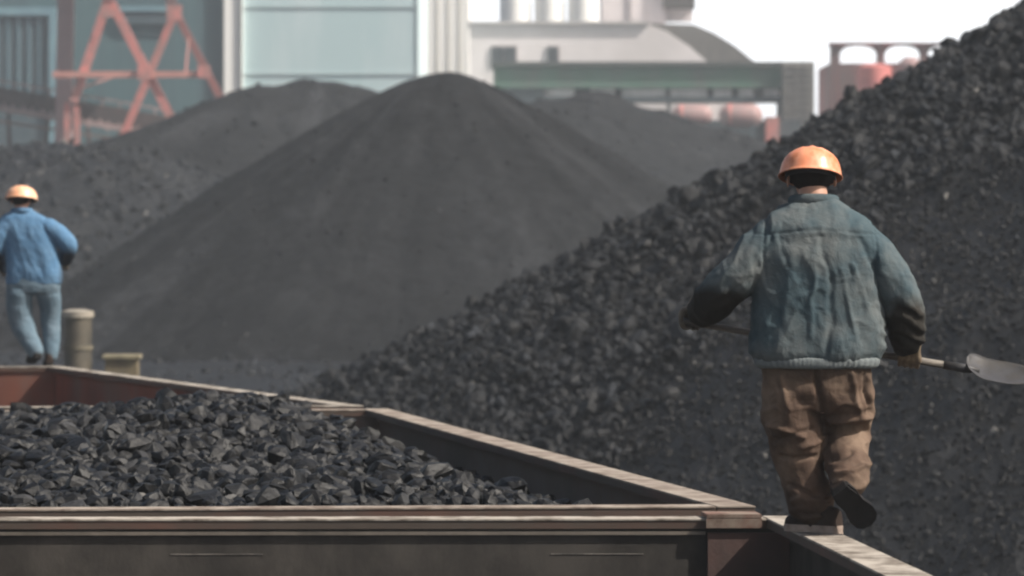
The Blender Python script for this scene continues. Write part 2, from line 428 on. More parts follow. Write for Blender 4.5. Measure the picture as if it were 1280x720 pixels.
# ---- coal spilled between the heaps and the track
def h_sp(x, y): return -.06+(.31+.55*n2(x, y, .12, .12, 4, 91)+.06*n2(x, y, 1.2, 1.2, 3, 92))*sstep(49, 60, y+3*n2(x, y, .2, .2, 2, 95))
V, Fc = grid(-45, 30, 49, 200, 260, 420, h_sp)
Fc = np.vstack([Fc[:, [0, 1, 2]], Fc[:, [0, 2, 3]]]); T = .4+.3*n2(V[:, 0], V[:, 1], .7, .7, 4, 93)
x = rng.uniform(-28, 4, 9000); y = rng.uniform(60, 150, 9000); S = .04+.22*rng.uniform(size=9000)**5
lv, lf, lt = lumps(np.column_stack([x, y, h_sp(x, y)+S*.2]), S, rng.uniform(.2, .85, 9000), HULL_SMALL)
Fc = np.vstack([Fc, lf+len(V)]); V = np.vstack([V, lv]); T = np.concatenate([T, lt])
o = mk('coal_spill', V, Fc, COALP, attrs={'tone': T})
tag(o, 'black coal dust and spillage covering the yard floor', kind='stuff')

# ------------------------------------------------------------------ wagons
RUST = mat('rusty_wagon_steel', (.17, .14, .12), (.17, .11, .085), 2.2, .8, .0, .35, .25, .01, dirt=(.14, .112, .09), dscale=1.1)
STEEL = mat('sooty_wagon_steel', (.062, .055, .048), (.040, .036, .032), 2.4, .8, .0, .25, .25, .012, stretch=(1.2, 1, .8), dirt=(.030, .027, .024), dscale=1.2)
PRIMER = mat('red_primer_steel', (.20, .068, .045), (.12, .052, .038), 1.6, .85, 0, .25, .2, .01, stretch=(1, 1, .5), dirt=(.13, .09, .075), dscale=1.2)
RIMM = mat('dusty_rim_steel', (.37, .335, .29), (.23, .20, .17), 5, .85, 0, .3, .25, .006, dirt=(.12, .10, .08), dscale=5, lo=.3, hi=.7)
PINK = mat('worn_pink_rim_steel', (.31, .27, .23), (.20, .165, .135), 4, .85, 0, .3, .25, .006, dirt=(.12, .09, .072), dscale=5.0)
BROWN = mat('brown_rail_steel', (.075, .058, .046), (.05, .04, .034), 3, .8, 0, .3, .25, .005, stretch=(.5, 1, 1), dirt=(.10, .055, .042), dscale=1.5)
IRON = mat('wheel_steel', (.05, .046, .042), (.08, .06, .05), 6, .55, .6, .5, .2, .005)
BOARD = mat('coal_dust_floor', (.03, .03, .03), (.05, .047, .044), 4, .95)

def lerp2(a, b, t): return np.asarray(a)*(1-t)+np.asarray(b)*t
def wagon(label, nr, nl, fr, fl, rw, wall_m, end_m, rim_m, inner_end_m=None, rail_m=None):
    rail_m = rail_m or BROWN
    """corners (x,y) of the rim's outer edge: near right, near left, far right, far left"""
    nr, nl, fr, fl = [np.array(q, float) for q in (nr, nl, fr, fl)]
    cen = (nr+nl+fr+fl)/4
    root = empty('coal_wagon', (cen[0], cen[1], 0), label=label, cat='rail wagon', group='open coal wagons coupled in a train')
    L = np.linalg.norm(fr-nr); W = np.linalg.norm(nl-nr); u = (fr-nr)/L; v = (nl-nr)/W   # u forward, v left
    def q(s0, s1, t0, t1):
        """quad from metres along (s from near) and across (t from right outer edge)"""
        def pt(s, t):
            a = nr+(fr-nr)*(s/L); b = nl+(fl-nl)*(s/L); return a+(b-a)*(t/W)
        return [pt(s0, t0), pt(s1, t0), pt(s1, t1), pt(s0, t1)][::1]
    top = RIM; bot = 1.25; pi = rw-.06; po = .06     # wall plate hangs under the rim
    for name, (t0, t1), tr in (('side_wall', (po, po+.03), 'r'), ('side_wall', (W-po-.03, W-po), 'l')):
        MB().quadprism(q(.09, L-.09, t0, t1)[::-1], bot, top-.05).build(name, wall_m, root)
    for s0, s1, mm in ((po, po+.03, end_m), (L-rw+.02, L-rw+.05, inner_end_m or end_m)):
        MB().quadprism(q(s0, s1, .1, W-.1)[::-1], bot, top-.05).build('end_wall', mm, root)
    # rims: long ones run full length, short ones between them
    for t0, t1 in ((0, rw), (W-rw, W)):
        MB().quadprism(q(0, L, t0, t1)[::-1], top-.010, top).build('rim_plate', rim_m, root, bevel=.003)
        MB().quadprism(q(.004, L-.004, t0+.004, t1-.004)[::-1], top-.05, top-.0105).build('top_rail', rail_m, root)
    for s0, s1 in ((0, rw), (L-rw, L)):
        MB().quadprism(q(s0, s1, rw+.002, W-rw-.002)[::-1], top-.012, top-.002).build('rim_plate', rim_m, root, bevel=.003)
        MB().quadprism(q(s0+.004, s1-.004, rw+.002, W-rw-.002)[::-1], top-.05, top-.0125).build('top_rail', rail_m, root)
    # ledge below the rail on the inner faces
    for t0, t1 in ((po+.031, po+.06), (W-po-.06, W-po-.031)):
        MB().quadprism(q(rw, L-rw, t0, t1)[::-1], top-.085, top-.07).build('stiffener', wall_m, root)
    
    # stakes outside
    n = 8
    for i in range(n):
        s = .35+(L-.7)*i/(n-1)
        for t0, t1 in ((-.02, po-.001), (W-po+.001, W+.02)):
            MB().quadprism(q(s-.05, s+.05, t0, t1)[::-1], bot-.05, top-.052).build('stake', wall_m, root)
    for s in (.02, L-.02):
        for k in range(4):
            t = W*(k+.5)/4
            a0, a1 = (s-.03, s+.039) if s < 1 else (s-.06, s+.03)
            MB().quadprism(q(a0, a1, t-.05, t+.05)[::-1], bot, top-.052).build('stake', end_m, root)
    MB().quadprism(q(.05, L-.05, .05, W-.05)[::-1], bot-.08, bot).build('floor', BOARD, root)
    MB().quadprism(q(.1, L-.1, W/2-.35, W/2+.35)[::-1], bot-.4, bot-.08).build('underframe', IRON, root)
    # bogies
    for s in (1.9, L-1.9):
        b = MB(); b.quadprism(q(s-1.1, s+1.1, W/2-.95, W/2-.8)[::-1], .4, .7); b.quadprism(q(s-1.1, s+1.1, W/2+.8, W/2+.95)[::-1], .4, .7)
        b.quadprism(q(s-.2, s+.2, W/2-.8, W/2+.8)[::-1], .5, bot-.4)
        bo = b.build('bogie', IRON, root)
        for ds in (-.85, .85):
            for t in (W/2-.72, W/2+.72):
                c = q(s+ds, s+ds+.01, t, t+.01)[0]; vv = np.array([v[0], v[1], 0])
                c = np.array([c[0], c[1], .17+.42])
                MB().tube([c-vv*.065, c-vv*.03, c-vv*.03, c+vv*.05], [.42, .42, .45, .45] if t < W/2 else [.45, .45, .42, .42], 24).build('wheel', IRON, bo)
    return root, q, L, W
# A: the wagon the near man walks on; B: loaded; C: empty, red inside
Afr = rimpt(1003, 644.5); Anr = Afr+np.array([.96, -11.96]); Wd = 4.3
A = wagon('nearest dark steel coal wagon, its pale rim carrying the worker with the shovel', Anr, Anr-(Wd, .25), Afr, Afr-(Wd, .05), .2, STEEL, STEEL, RIMM)
Bnr = rimpt(945, 632.5); Bfr = rimpt(485, 510.5)
B = wagon('middle coal wagon filled with black coal lumps, with a pale dusty rim', Bnr, Bnr-(Wd, .30), Bfr, Bfr-(Wd, .35), .2, RUST, RUST, PINK)
Cnr = rimpt(455, 507); Cfr = rimpt(76, 457.5)
C = wagon('farthest wagon with rust-red inner walls, the worker in blue on its rim', Cnr, Cnr-(Wd, .38), Cfr, Cfr-(Wd, .1), .17, PRIMER, PRIMER, RIMM)

# corner details of the near wagon's far end (inside), as seen under the rim
Aroot, Aq, AL, AW = A; CORN = mat('red_brown_plate', (.17, .095, .075), (.11, .075, .06), 6, .85, 0, .2, .4, .006, dirt=(.2, .16, .13), dscale=5)
rw = .2
MB().quadprism(Aq(AL-rw-.03, AL-.01, rw+.03, rw+.30)[::-1], RIM+.002, RIM+.022).build('corner_plate', CORN, Aroot, bevel=.003)
MB().quadprism(Aq(AL-rw-.03, AL-rw-.007, rw+.03, rw+.30)[::-1], RIM-.045, RIM+.001).build('corner_bracket', CORN, Aroot)
MB().quadprism(Aq(AL-rw-.012, AL-rw+.018, .093, rw+.29)[::-1], 1.3, RIM-.07).build('corner_post', mat('dark_red_post', (.095, .05, .042), (.06, .042, .037), 3, .8), Aroot)
for x0, x1 in ((.80, 1.25), (2.65, 3.1)):        # welded strips low on the end wall
    MB().quadprism(Aq(AL-rw+.0175, AL-rw+.019, x0, x1)[::-1], RIM-.176, RIM-.171).build('weld_strip', mat('weld', (.20, .18, .16), (.05, .045, .04), 9), Aroot)
MB().quadprism(Aq(AL-rw+.005, AL-rw+.019, rw+.30, AW-rw)[::-1], RIM-.08, RIM-.064).build('stiffener', mat('worn_ridge', (.17, .145, .12), (.07, .06, .05), 3), Aroot)

# track bed and rails under the train (curve)
cl = []
for q_, L_, W_ in ((A[1], A[2], A[3]), (B[1], B[2], B[3]), (C[1], C[2], C[3])):
    for s in (0, L_): cl.append(q_(s, s+.1, W_/2, W_/2+.1)[0])
cl = [cl[0]+(cl[0]-cl[1])*3]+[cl[0], lerp2(cl[1], cl[2], .5), lerp2(cl[3], cl[4], .5), cl[5]]+[np.array(cl[5])+np.array((-6.5, 12)), np.array(cl[5])+np.array((-18, 26)), np.array(cl[5])+np.array((-50, 48))]
cl = spline(np.array(cl), 8); tn = np.gradient(cl, axis=0); tn /= np.linalg.norm(tn, axis=1)[:, None]; nn = np.stack([-tn[:, 1], tn[:, 0]], 1)
def strip(off0, off1, z0, z1, name, m):
    V = []; Fc = []
    for i in range(len(cl)):
        a = cl[i]+nn[i]*off0; b = cl[i]+nn[i]*off1
        V += [(*a, z0), (*a, z1), (*b, z1), (*b, z0)]
        if i:
            k = 4*i
            Fc += [(k-4, k, k+1, k-3), (k-3, k+1, k+2, k-2), (k-2, k+2, k+3, k-1), (k-1, k+3, k, k-4)]
    return tag(mk(name, V, Fc, m), kind='structure')
strip(-1.6, 1.6, -.02, .03, 'track_bed', mat('ballast', (.06, .056, .05), (.11, .10, .09), 8, .95, bump=.8, bd=.05))
strip(-.76, -.69, .03, .17, 'rail', IRON); strip(.69, .76, .03, .17, 'rail', IRON)

# ------------------------------------------------------------------ the coal load in wagon B
Bq, BL, BW = B[1], B[2], B[3]
def wallx(y): return Bnr[0]+(Bfr[0]-Bnr[0])*(y-Bnr[1])/(Bfr[1]-Bnr[1])
def h_load(x, y):
    s = wallx(y)-.1-x
    z = -.31+.26*sstep(0, 1.25, s)
    sx = np.where(x > -2.0, .95, 1.1)
    z = z+.22*np.exp(-((x+2.0)/sx)**2-((y-30)/3.2)**2)
    z -= .10*(1-sstep(22.4, 23.6, y))
    z -= .10*sstep(33, 34, y)
    z = z+.05*n2(x, y, 1.3, 1.3, 3, 31)+.03*n2(x, y, 4, 4, 3, 32)
    return RIM+z
V, Fc = [], []
nx, ny = 60, 160
for j in range(ny):
    for i in range(nx):
        s = .1+(BL-.2)*j/(ny-1); t = .093+(BW-.186)*i/(nx-1); V.append(Bq(s, s+.1, t, t+.1)[0])
V = np.array(V); z = h_load(V[:, 0], V[:, 1]); V = np.column_stack([V, z-.02])
i = np.arange((nx-1)*(ny-1)); r = i//(nx-1); c = i % (nx-1); a = r*nx+c
tri = np.vstack([np.stack([a, a+nx+1, a+1], 1), np.stack([a, a+nx, a+nx+1], 1)]); T = np.full(len(V), .15)
for n, smin, smax, hs in ((9000, .022, .045, HULL_SMALL), (7000, .042, .09, HULL_ROUGH), (380, .08, .135, HULL_ROUGH)):
    s = rng.uniform(.2, BL-.3, n); t = rng.uniform(.14+smax*.5, BW-.3, n)
    p = np.array([Bq(a_, a_+.1, b_, b_+.1)[0] for a_, b_ in zip(s, t)])
    S = smin+(smax-smin)*rng.uniform(size=n)**1.7
    zz = h_load(p[:, 0], p[:, 1])+S*rng.uniform(-.1, .7, n)
    tn_ = np.clip(rng.beta(1.0, 2.6, n)+.2*n2(p[:, 0], p[:, 1], 1.5, 1.5, 3, 35), 0, .82); br = (rng.uniform(size=n) < .006) & (S < .07); tn_[br] = rng.uniform(.86, .95, br.sum())
    lv, lf, lt = lumps(np.column_stack([p, zz]), S*1.12, tn_, hs, .82); tri = np.vstack([tri, lf+len(V)]); V = np.vstack([V, lv]); T = np.concatenate([T, lt])
o = mk('coal_load', V, tri, COAL, attrs={'tone': T}, origin=(-1.5, 28, RIM))
tag(o, 'black coal lumps heaped inside the middle wagon', 'coal', kind='stuff')

# ------------------------------------------------------------------ background buildings
TEAL = mat('teal_cladding', (.065, .125, .14), (.085, .145, .155), .25, .6, 0, .3, .1, .05, stretch=(3, 1, .3), dirt=(.06, .10, .115), dscale=.12)
DTEAL = mat('dark_teal_door', (.055, .085, .10), (.075, .105, .12), .5, .5, stretch=(4, 1, .4), bump=0)
PALEC = mat('pale_translucent_cladding', (.62, .68, .69), (.52, .62, .64), .09, .6, bump=0, stretch=(2.2, 1, .3), dirt=(.42, .55, .57), dscale=.07)
BLUEF = mat('blue_frame', (.18, .30, .34), (.15, .25, .30), 1, .6, bump=0)
WHITE = mat('white_cladding', (.88, .87, .83), (.87, .86, .82), .3, .7, bump=0, stretch=(3, 1, .2))
PINKW = mat('pale_pink_render', (.70, .65, .65), (.62, .58, .58), .25, .85, bump=0, dirt=(.56, .52, .515), dscale=.1)
ROOFD = mat('dark_grey_roof', (.06, .058, .056), (.085, .08, .075), .8, .8, bump=0, stretch=(3, .5, 1))
GREEN = mat('weathered_green_sheeting', (.05, .115, .08), (.075, .13, .105), .5, .7, bump=0, stretch=(1.5, 1, .4), dirt=(.08, .105, .09), dscale=.3)
DARKP = mat('dark_blue_panel', (.035, .05, .06), (.05, .065, .07), .5, .8, bump=0)
GREYB = mat('grey_brick', (.22, .21, .19), (.17, .165, .15), .8, .9, bump=0)
REDS = mat('faded_red_paint', (.55, .20, .175), (.43, .17, .155), 1.2, .65, bump=0, dirt=(.34, .18, .16), dscale=.6)
RUSTB = mat('brown_red_cladding', (.20, .06, .06), (.13, .06, .06), .5, .8, bump=0, stretch=(2, 1, .3), dirt=(.10, .075, .07), dscale=.25)
TANK = mat('pink_white_tank', (.33, .19, .18), (.20, .17, .17), .6, .6, bump=0)
OLIVE = mat('olive_steel', (.13, .115, .08), (.09, .08, .06), 2, .7, bump=0)
def bx(mb, px0, px1, py0, py1, D, depth=1.0, ground=False):
    a = P(px0, py0, D); b = P(px1, py1, D); mb.box(a[0], b[0], D, D+depth, 0 if ground else b[2], a[2]); return mb
# big hall at the left
hall = empty('industrial_hall', (P(250, 0, 270)[0], 280, 0), label='huge hall, teal cladding on its left half and pale grey panels on its right', cat='industrial hall')
bx(MB(), -260, 280, -140, 0, 270, 30, True).build('teal_wall', TEAL, hall)
bx(MB(), 280, 303, -140, 0, 269.6, 30.4, True).build('pilaster', WHITE, hall)
bx(MB(), 303, 523, -140, 0, 270, 30, True).build('pale_wall', PALEC, hall)
bx(MB(), -265, 528, -160, -140, 269, 32).build('roof', ROOFD, hall)
bx(MB(), 299.5, 302, -140, 0, 269.45, .14, True).build('downpipe', mat('grey_downpipe', (.2, .21, .2)), hall)
dr = bx(MB(), -40, 60, 22, 0, 269.75, .24, True).build('door', DTEAL, hall)
m_ = MB()
for k in range(-30, 60, 13): bx(m_, k, k+1.5, 22, 130, 269.65, .09)
m_.build('door_rib', BLUEF, dr)
bx(MB(), -50, 70, 9, 19, 269.5, .4).build('lintel', BLUEF, hall); bx(MB(), 61, 70, 19.2, 0, 269.5, .4, True).build('door_frame', BLUEF, hall)
bx(MB(), 150, 222, 8, 14, 269.6, .35).build('window_sill', BLUEF, hall)
bx(MB(), 152, 220, 15, 30, 269.7, .25).build('window', DTEAL, hall)
m_ = MB()
for k in (521,): bx(m_, k, k+.8, -139, 0, 269.93, .06, True)
for k in (8, 92): bx(m_, 305, 523, k, k+.8, 269.92, .07)
m_.build('cladding_seam', mat('seam_grey', (.52, .57, .57), bump=0), hall)
# white tower block behind it
wt = empty('white_tower', (P(600, 0, 340)[0], 350, 0), label='bright white clad tower standing between the pale hall and the pink gable building', cat='tower')
bx(MB(), 490, 586, -120, 0, 335, 20, True).build('wall', WHITE, wt)
m_ = MB()
for k in (533, 546, 560, 574): bx(m_, k, k+.7, -118, 0, 334.94, .05, True)
m_.build('cladding_seam', mat('seam_cream', (.66, .62, .5), bump=0), wt)
bx(MB(), 485, 592, -132, -120, 334, 22).build('roof', ROOFD, wt)
# distant slim silos above the pink building
for k, (x0, x1) in enumerate(((624, 664), (668, 706), (710, 748))):
    a = P((x0+x1)/2, 0, 420); r_ = (x1-x0)/2/F*420
    si = MB().tube([(a[0], 420, 0), (a[0], 420, 26), (a[0], 420, 27.4)], [r_, r_, r_*.3], 28).build('silo', WHITE, None, smooth=False, origin=(a[0], 420, 0))
    tag(si, ('white round silo nearest the bright white tower', 'middle one of the three white round silos', 'white round silo beside the pink tower')[k], 'silo', 'white silos on the skyline')
# pink gable building
pk = empty('gable_building', (P(760, 0, 305)[0], 315, 0), label='pale pink rendered building with two small windows and a curved dark roof on its right', cat='building')
def W2(px, py, D): q_ = P(px, py, D); return (q_[0], q_[2])
pts = [W2(587, 30, 300), (P(587, 0, 300)[0], 0), (P(885, 0, 300)[0], 0), W2(885, 78, 300), W2(862, 58, 300), W2(835, 40, 300), W2(808, 29, 300)]
MB().xprism(pts, 300, 316).build('wall', PINKW, pk)
bx(MB(), 585, 812, 26.5, 30, 299.7, 16.5).build('parapet', mat('pale_coping', (.5, .47, .46), bump=0), pk)
v = []
lo = [(808, 29), (835, 40), (862, 58), (885, 78)]; hi = [(868, 31), (892, 41), (918, 57), (944, 78)]
for (x1, y1), (x2, y2) in zip(lo, hi): v += [tuple(P(x1, y1-.3, 300.2)), tuple(P(x2, y2, 300.6)), tuple(P(x2, y2, 312)), tuple(P(x1, y1, 312))]
f_ = []
for i_ in range(3):
    b_ = 4*i_; f_ += [(b_, b_+4, b_+5, b_+1), (b_+1, b_+5, b_+6, b_+2), (b_+2, b_+6, b_+7, b_+3), (b_+3, b_+7, b_+4, b_)]
f_ += [(0, 1, 2, 3), (12, 15, 14, 13)]
MM = MB(); MM.add(v, f_); MM.build('roof', ROOFD, pk)
bx(MB(), 885.5, 944, 78.5, 0, 300.6, 11, True).build('annex', PINKW, pk)
for x0, x1 in ((615, 645), (685, 698)):
    fr = bx(MB(), x0-1.2, x1+1.2, 57, 81, 299.9, .08).build('window', mat('window_frame_grey', (.3, .28, .28), bump=0), pk)
    n_ = 2 if x1-x0 > 20 else 1; g_ = MB()
    for j_ in range(n_):
        ww = (x1-x0)/n_; bx(g_, x0+j_*ww+1, x0+(j_+1)*ww-1, 59, 79, 299.82, .07)
    g_.build('pane', mat('dark_glass', (.05, .06, .065), rough=.2, bump=0), fr)
tw = empty('stair_tower', (P(790, 0, 318)[0], 322, 0), label='narrow pale tower with a dark hood rising behind the pink building', cat='tower')
bx(MB(), 752, 832, -120, 0, 317, 8, True).build('wall', PINKW, tw)
bx(MB(), 829, 869, -60, 10, 316.5, 4).build('hood', ROOFD, tw); bx(MB(), 832.3, 866, 10.2, 26, 318, 2.2).build('bracket', PINKW, tw)
bx(MB(), 786, 789, -118, 26, 316.85, .14).build('cladding_seam', mat('seam_pink', (.38, .35, .35), bump=0), tw)
# green conveyor bridge
gb = empty('conveyor_bridge', (P(800, 0, 288)[0], 290, 0), label='long green clad conveyor bridge with a row of openings, ending in a grey brick block', cat='conveyor bridge')
bx(MB(), 617, 978, 83, 110, 288, 5).build('green_wall', GREEN, gb)
bx(MB(), 614, 981, 77, 82.7, 287.7, 5.6).build('roof', mat('sooty_roof_edge', (.07, .08, .075), bump=0), gb)
bx(MB(), 617, 682, 110.3, 160, 288.2, 4.6).build('dark_panel', DARKP, gb)
bx(MB(), 682.5, 978, 121, 127, 288, 5).build('lower_beam', DARKP, gb)
for x0, x1 in ((684, 718), (738, 768), (778, 832), (838, 884), (892, 914), (924, 942), (955, 974)):
    bx(MB(), x0, x1, 110.8, 120.6, 288.5, .2).build('opening_panel', mat('pale_opening', (.62, .60, .60), (.4, .4, .4), 1.5, bump=0), gb)
bx(MB(), 682.5, 978, 110.3, 120.9, 289.5, .3).build('back_wall', DARKP, gb)
for x_ in (620, 700, 834, 930, 972): bx(MB(), x_, x_+4, 127.3 if x_ > 682 else 160.3, 0, 288.5, .5, True).build('leg', DARKP, gb)
eb = bx(MB(), 978.5, 1018, 77, 0, 287, 7, True).build('brick_end', GREYB, gb)
m_ = MB()
for k in range(84, 180, 9): bx(m_, 978.8, 1017.6, k, k+1.6, 286.9, .09)
for k in (991, 1004): bx(m_, k, k+1.2, 78, 180, 286.93, .06)
m_.build('mortar_band', mat('mortar_dark', (.13, .125, .12), bump=0), eb)
# tanks under the bridge
for k, (x0, x1, y0, y1, D) in enumerate(((838, 892, 131, 158, 284), (897, 955, 130, 160, 283))):
    a = P(x0, (y0+y1)/2, D); b = P(x1, (y0+y1)/2, D); r_ = (y1-y0)/2/F*D
    t_ = empty('storage_tank', ((a[0]+b[0])/2, D, 0), label=('smaller pinkish white horizontal tank under the green bridge, left of the other', 'larger pinkish white horizontal tank under the green bridge, beside the grey brick block')[k], cat='tank', group='horizontal tanks under the bridge')
    p_, rr_ = capsule_path([a+(r_, 0, 0), b-(r_, 0, 0)], np.array([r_, r_])); MB().tube(p_, rr_, 20).build('shell', TANK, t_, smooth=True)
    for fx in (.25, .75):
        c_ = a*(1-fx)+b*fx; MB().box(c_[0]-.2, c_[0]+.2, D-.5, D+.5, 0, c_[2]-r_*.8).build('leg', DARKP, t_)
    MB().tube([(a[0]+r_*.9, D, a[2]), (a[0]+r_*1.15, D, a[2])], r_*1.03, 20).build('end_band', REDS, t_)
dw = bx(MB(), 800, 1000, 150, 0, 286, 1.2, True).build('dark_filler_wall', DARKP, None); tag(dw, 'low dark wall added to fill the dark band beneath the pinkish tanks and green bridge', 'wall')  # dark wall added to fill the white gap under the bridge
m_ = MB()
bx_o = bx(MB(), 958, 974, 146, 0, 284, 2, True).build('red_shed', REDS, None)
bx2 = bx_o; tag(bx2, 'small red shed at the foot of the grey brick block', 'shed')
# low dark plant between heaps and bridge
# red structure at the right
rs = empty('red_plant_building', (P(1120, 0, 300)[0], 305, 0), label='brown-red plant building with an open arched roof frame, partly behind the nearest heap', cat='building')
bx(MB(), 1038, 1230, 79, 0, 300, 12, True).build('wall', RUSTB, rs)
bx(MB(), 1036, 1232, 53, 57, 299.8, .8).build('top_beam', RUSTB, rs)
for x0, x1 in ((1038, 1050), (1096, 1106), (1150, 1160), (1205, 1214)):
    bx(MB(), x0, x1, 57.2, 78.8, 300, .6).build('post', RUSTB, rs)
for x0, x1 in ((1050.2, 1095.8), (1106.2, 1149.8), (1160.2, 1204.8)):  # arch heads
    V = []; n_ = 10
    for j in range(n_+1):
        t_ = j/n_; x_ = x0+(x1-x0)*t_; y_ = 57.2+9*(1-math.sqrt(max(0, 1-(2*t_-1)**2))); V += [(x_, y_)]
    for half in (range(0, n_//2+1), range(n_//2, n_+1)):
        pp = [V[j] for j in half]; cx_ = x0 if half[0] == 0 else x1
        poly = [W2(cx_, 57.2, 300.1)]+[W2(*q_, 300.1) for q_ in pp]
        mm = MB(); mm.xprism(poly, 300.1, 300.5); mm.build('arch_bracket', RUSTB, rs)
a = P(1092, 80, 298)
tk = MB().tube([(a[0], 297.6, 0), (a[0], 297.6, P(0, 84, 298)[2]), (a[0], 297.6, P(0, 80, 298)[2])], [1.15, 1.15, .5], 24).build('red_tank', mat('bright_faded_red', (.55, .17, .15), (.42, .13, .12), .8, .6, bump=0), None, smooth=False, origin=(a[0], 297.6, 0))
tag(tk, 'upright faded red tank standing before the brown-red plant building', 'tank')
a = P(1139, 72, 297)
tk = MB().tube([(a[0], 297.6, 0), (a[0], 297.6, P(0, 80, 298)[2]), (a[0], 297.6, P(0, 72, 298)[2])], [.9, .9, .4], 24).build('pink_tank', TANK, None, origin=(a[0], 297.6, 0))
tag(tk, 'slim pink upright tank right of the faded red one, rising above the coal slope', 'tank')

# red trestle
T0 = 246
tr = empty('steel_trestle', (P(160, 0, T0)[0], T0+1, 0), label='tall red steel trestle of crossing A-frames in front of the teal hall', cat='trestle')
def bar(name, p0, p1, D0, D1, w_px, m=REDS, parent=tr):
    a = P(*p0, D0); b = P(*p1, D1); wm = w_px/F*D0
    return MB().beam(a, b, wm, wm).build(name, m, parent)
bar('leg', (134, 3), (92, 128), T0, T0, 10.5); bar('leg', (139, 3), (222, 163), T0, T0, 10.5)
bar('post', (84, 127), (84, 262), T0+.1, T0+.1, 7); bar('post', (96, 132), (96, 262), T0+.1, T0+.1, 7)
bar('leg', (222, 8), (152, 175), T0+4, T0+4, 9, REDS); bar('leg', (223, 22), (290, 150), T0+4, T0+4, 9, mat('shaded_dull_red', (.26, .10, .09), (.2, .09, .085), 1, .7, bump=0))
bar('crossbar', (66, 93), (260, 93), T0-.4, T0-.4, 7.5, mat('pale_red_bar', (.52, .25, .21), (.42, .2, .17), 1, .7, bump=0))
for (x_, y_, r_) in ((182, 92, 11), (256, 90, 10), (136, 14, 10), (219, 16, 12)):
    a = P(x_, y_, T0); rr = r_*.78/F*T0; MB().box(a[0]-rr, a[0]+rr, T0-.75, T0-.62, a[2]-rr, a[2]+rr).build('gusset_plate', REDS, tr)
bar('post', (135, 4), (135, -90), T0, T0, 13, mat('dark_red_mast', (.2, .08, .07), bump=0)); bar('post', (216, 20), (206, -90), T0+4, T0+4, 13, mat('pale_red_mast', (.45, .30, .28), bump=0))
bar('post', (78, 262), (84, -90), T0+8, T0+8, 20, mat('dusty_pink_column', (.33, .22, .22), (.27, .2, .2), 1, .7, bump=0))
MB().box(P(60, 0, T0)[0], P(300, 0, T0)[0], T0-1, T0+9, P(0, -100, T0)[2], P(0, -80, T0)[2]).build('top_girder', REDS, tr)
m_ = MB()
for k in range(9):                                   # rungs and stays of the access ladder
    a = P(84, 135+k*14, T0); b = P(96, 135+k*14, T0); m_.beam(a, b, .09, .09)
m_.build('ladder', REDS, tr)
for p0, p1 in (((96, 112), (150, 93)), ((232, 93), (236, 48))):
    bar('stay', p0, p1, T0+.6, T0+1.5, 2.5)
# sloping conveyor behind it
cv = empty('belt_conveyor', (P(80, 0, 256)[0], 256, 0), label='dark sloping belt conveyor passing behind the foot of the red trestle', cat='conveyor')
bar('belt_housing', (-90, 104), (205, 156), 256, 256, 22, mat('sooty_steel', (.075, .048, .045), (.05, .045, .045), 1, bump=0), cv)
bar('lower_rail', (-90, 121), (205, 169), 255.6, 255.6, 6, mat('pale_dusty_rail', (.42, .30, .29), (.22, .17, .16), .8, bump=0), cv)
m_ = MB()
for k in range(24):
    x_ = -80+k*12; y_ = 104+(x_+90)*.176
    m_.beam(P(x_, y_+8, 255), P(x_+(9 if k % 2 else -1), y_+20, 255), .12, .12)
for k in range(13):
    x_ = -70+k*22; y_ = 104+(x_+90)*.176-11; m_.beam(P(x_, y_, 256), P(x_, y_-9, 256), .1, .1)
m_.beam(P(-90, 85, 256), P(205, 137, 256), .1, .1)
m_.build('handrail', mat('pale_dusty_rail', (.42, .30, .29)), cv)
bar('return_pipe', (-90, 138), (200, 182), 255, 255, 3, mat('rusty_pipe', (.20, .12, .10), (.12, .09, .08), 1, bump=0), cv)
for x_ in (-60, 10, 60, 110, 150, 190): bar('leg', (x_, 125+(x_+90)*.16), (x_+(6 if x_ % 20 else -8), 262), 255.5, 255.5, 5, mat('sooty_steel', (.045, .045, .05)), cv)
# stout post and squat block beyond the last wagon
a = P(97, 392, 62)
ps = empty('steel_post', (a[0], 62, 0), label='stout dull steel post with a pale cap behind the worker in blue', cat='post')
MB().tube([(a[0], 62, 0), (a[0], 62, a[2]-.05)], .2, 24).build('shaft', mat('dull_olive_steel', (.12, .105, .08), (.07, .065, .055), 3, .5, .3), ps, smooth=False)
MB().tube([(a[0], 62, a[2]-.05), (a[0], 62, a[2]+.03), (a[0], 62, a[2]+.06)], [.225, .225, .1], 24).build('cap', mat('pale_cap', (.30, .27, .22), (.2, .18, .15), 3, .5), ps)
MB().tube([(a[0], 62, a[2]-.5), (a[0], 62, a[2]-.44)], .215, 24).build('band', OLIVE, ps)
a = P(153, 443, 62)
pb = empty('equipment_cabinet', (a[0], 62, 0), label='squat dull yellow cabinet top showing just above the farthest wagon rim', cat='cabinet')
MB().box(a[0]-.22, a[0]+.22, 61.8, 62.2, 0, a[2]-.05).build('body', mat('dirty_yellow', (.16, .13, .075), (.09, .075, .055), 4, .7), pb)
MB().box(a[0]-.255, a[0]+.255, 61.76, 62.24, a[2]-.05, a[2]).build('lid', mat('pale_yellow_lid', (.27, .235, .15), (.17, .15, .10), 4, .7), pb)

